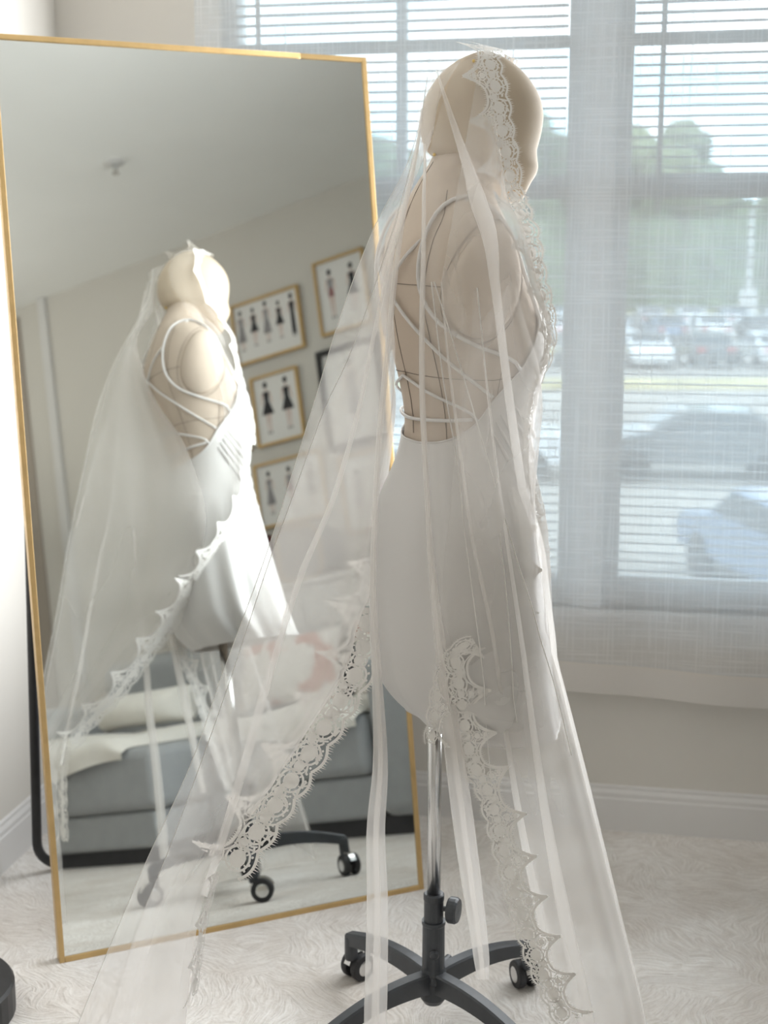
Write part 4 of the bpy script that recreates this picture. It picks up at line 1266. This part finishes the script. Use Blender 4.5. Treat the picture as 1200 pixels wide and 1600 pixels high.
# ================================================================== outside: car park and trees seen through the sheer
ZG = -3.0
gr = part('ground', MB().box(-90, 160, 4.5, 230, ZG - .2, ZG), M['asphalt'], None)
setp(gr, 'pale car park outside the window', None, None, 'structure')
for k, (y0, y1) in enumerate(((47, 50), (66, 68), (118, 124))):
    vg = part('verge', MB().box(-60, 120, y0, y1, ZG, ZG + .12), M['verge'], None)
    setp(vg, None, None, None, 'structure')
def make_car():
    prof = [(-2.2, .35), (-2.2, .80), (-2.05, .95), (-1.55, 1.0), (-1.0, 1.42), (.35, 1.45), (1.05, 1.02), (1.95, .88), (2.2, .70), (2.2, .35)]
    body = MB()
    body.loft([[(x, y * (1 - .05 * (z > 1.1)), z * (1 if abs(y) < .86 else 1)) for x, z in prof] for y in (-.88, .88)])
    gl = MB()
    for s in (-1, 1):
        gl.add([(-1.32, s * .885, 1.02), (-.92, s * .86, 1.36), (.30, s * .86, 1.38), (.88, s * .885, 1.04)], [(0, 1, 2, 3) if s < 0 else (3, 2, 1, 0)])
    gl.add([(.98, -.75, 1.08), (.98, .75, 1.08), (.42, .70, 1.44), (.42, -.70, 1.44)], [(0, 1, 2, 3)])
    gl.add([(-1.50, -.75, 1.06), (-1.50, .75, 1.06), (-1.06, .70, 1.40), (-1.06, -.70, 1.40)], [(3, 2, 1, 0)])
    gl.v = [(x * 1.012, y * 1.012, z * 1.004) for x, y, z in gl.v]
    w = MB().lathe([(.001, -.1), (.30, -.1), (.33, -.06), (.33, .06), (.30, .1), (.001, .1)], 16, axis='Y')
    tl = MB().box(-2.22, -2.17, -.80, -.45, .72, .88).box(-2.22, -2.17, .45, .80, .72, .88)
    return body.mesh('body', PAINT[0], bevel=.07), gl.mesh('windows', M['carglass']), w.mesh('wheel', M['tyre']), tl.mesh('tail_lamp', M['tail'])
CB, CG, CW, CTL = make_car()
CN = ['white', 'silver', 'dark grey', 'blue', 'red']
def car(x, y, rz, ci, label, sc=1.0):
    r = thing('parked_car', label, 'car', (x, y, ZG), rz, 'cars parked outside the window')
    r.scale = (sc, sc, sc)
    b = link('body', CB, r)
    b.material_slots[0].link = 'OBJECT'
    b.material_slots[0].material = PAINT[ci]
    link('windows', CG, r)
    for wx in (-1.35, 1.35):
        for wy in (-.82, .82):
            link('wheel', CW, r, (wx, wy, .33))
    link('tail_lamp', CTL, r)
    return r
car(5.45, 17.2, math.radians(100), 3, 'nearest blue car with red tail lamps, at the lower right of the window', 1.0)
car(6.4, 27.5, math.radians(176), 2, 'dark grey car in the near row, right of the mullion')
car(11.3, 26.3, math.radians(4), 1, 'silver car in the near row, at the picture\'s right edge')
car(1.6, 27.6, math.radians(180), 0, 'white car in the near row, left of the mullion')
rnd = random.Random(11)
for row, (y, n, x0, dx, word) in enumerate(((58, 8, 5.6, 2.7, 'middle'), (76, 10, 7.4, 2.7, 'third'), (92, 10, 9.0, 2.9, 'far'))):
    for i in range(n):
        ci = (0, 1, 0, 2, 0, 1, 3, 0, 2, 1)[(i + row * 3) % 10]
        nth = ('first', 'second', 'third', 'fourth', 'fifth', 'sixth', 'seventh', 'eighth', 'ninth', 'tenth')[i]
        car(x0 + i * dx + rnd.uniform(-.15, .15), y + rnd.uniform(-.4, .4), math.radians(90 + rnd.choice([0, 180]) + rnd.uniform(-3, 3)), ci,
            '%s car, %s from the mullion in the %s parked row' % (CN[ci], nth, word))
lp = thing('lamp_post', 'tall pale lamp post at the far end of the car park', 'lamp post', (29.0, 109, ZG))
part('post', MB().tube([(0, 0, 0), (0, 0, 1.6), (0, 0, 8.5)], [.30, .22, .16], 10), M['concrete'], lp, smooth=True)
part('footing', MB().lathe([(.001, 0), (.75, 0), (.70, 2.3), (.001, 2.35)], 14), M['concrete'], lp)
part('lamp_arm', MB().tube([(0, 0, 8.4), (0, -1.4, 8.7)], .09, 8), M['concrete'], lp)
# trees
def make_tree(seed, m, h, r):
    rn = random.Random(seed)
    cm = MB()
    for k in range(16):
        a, q = rn.uniform(0, 2 * PI), rn.uniform(0, 1) ** .6
        z = rn.uniform(.16, .92)
        rr = r * (1 - .45 * abs(z - .55) / .45) * q
        s = r * rn.uniform(.30, .5)
        cm.blob((rr * math.cos(a), rr * math.sin(a), h * z), s, s, s * .85, 9, 7, .13, 1, rn)
    t = MB().tube([(0, 0, 0), (0, 0, h * .35), (.2, .1, h * .7)], [h * .03, h * .024, h * .012], 8)
    return cm.mesh('crown', m), t.mesh('trunk', M['bark'])
TR = [make_tree(s, M[mm], h, r) for s, mm, h, r in ((1, 'leaf', 17, 6.5), (2, 'leaf2', 15, 6.0), (3, 'leaf', 20, 6.8), (4, 'leaf2', 18, 5.6))]
TW = ['dark green broad', 'yellow-green round', 'tall dark green', 'yellow-green upright']
rnd = random.Random(5)
NTH = ['first', 'second', 'third', 'fourth', 'fifth', 'sixth', 'seventh', 'eighth']
cnt = [0, 0, 0, 0]
for i in range(18):
    k = (0, 3, 1, 2, 0, 1, 3, 2)[i % 8]
    x = -24 + i * 5.6 + rnd.uniform(-1, 1)
    y = (134, 150, 166)[i % 3]
    nth = NTH[cnt[k]]; cnt[k] += 1
    r = thing('tree', '%s tree beyond the car park, the %s of its kind going right' % (TW[k], nth), 'tree', (x, y, ZG), rnd.uniform(0, 6), 'trees beyond the car park')
    link('crown', TR[k][0], r); link('trunk', TR[k][1], r)
hd = MB()
for i in range(46):
    hd.blob((-30 + i * 2.6, 122 + rnd.uniform(-1, 1), ZG + 3.6), 2.6, 1.6, 4.6 + rnd.uniform(-1.2, 1.4), 9, 6, .12, 1, rnd)
h_ = part('hedge', hd, M['hedge'], None)
setp(h_, 'long dark green hedge below the trees', 'hedge', None, 'stuff')
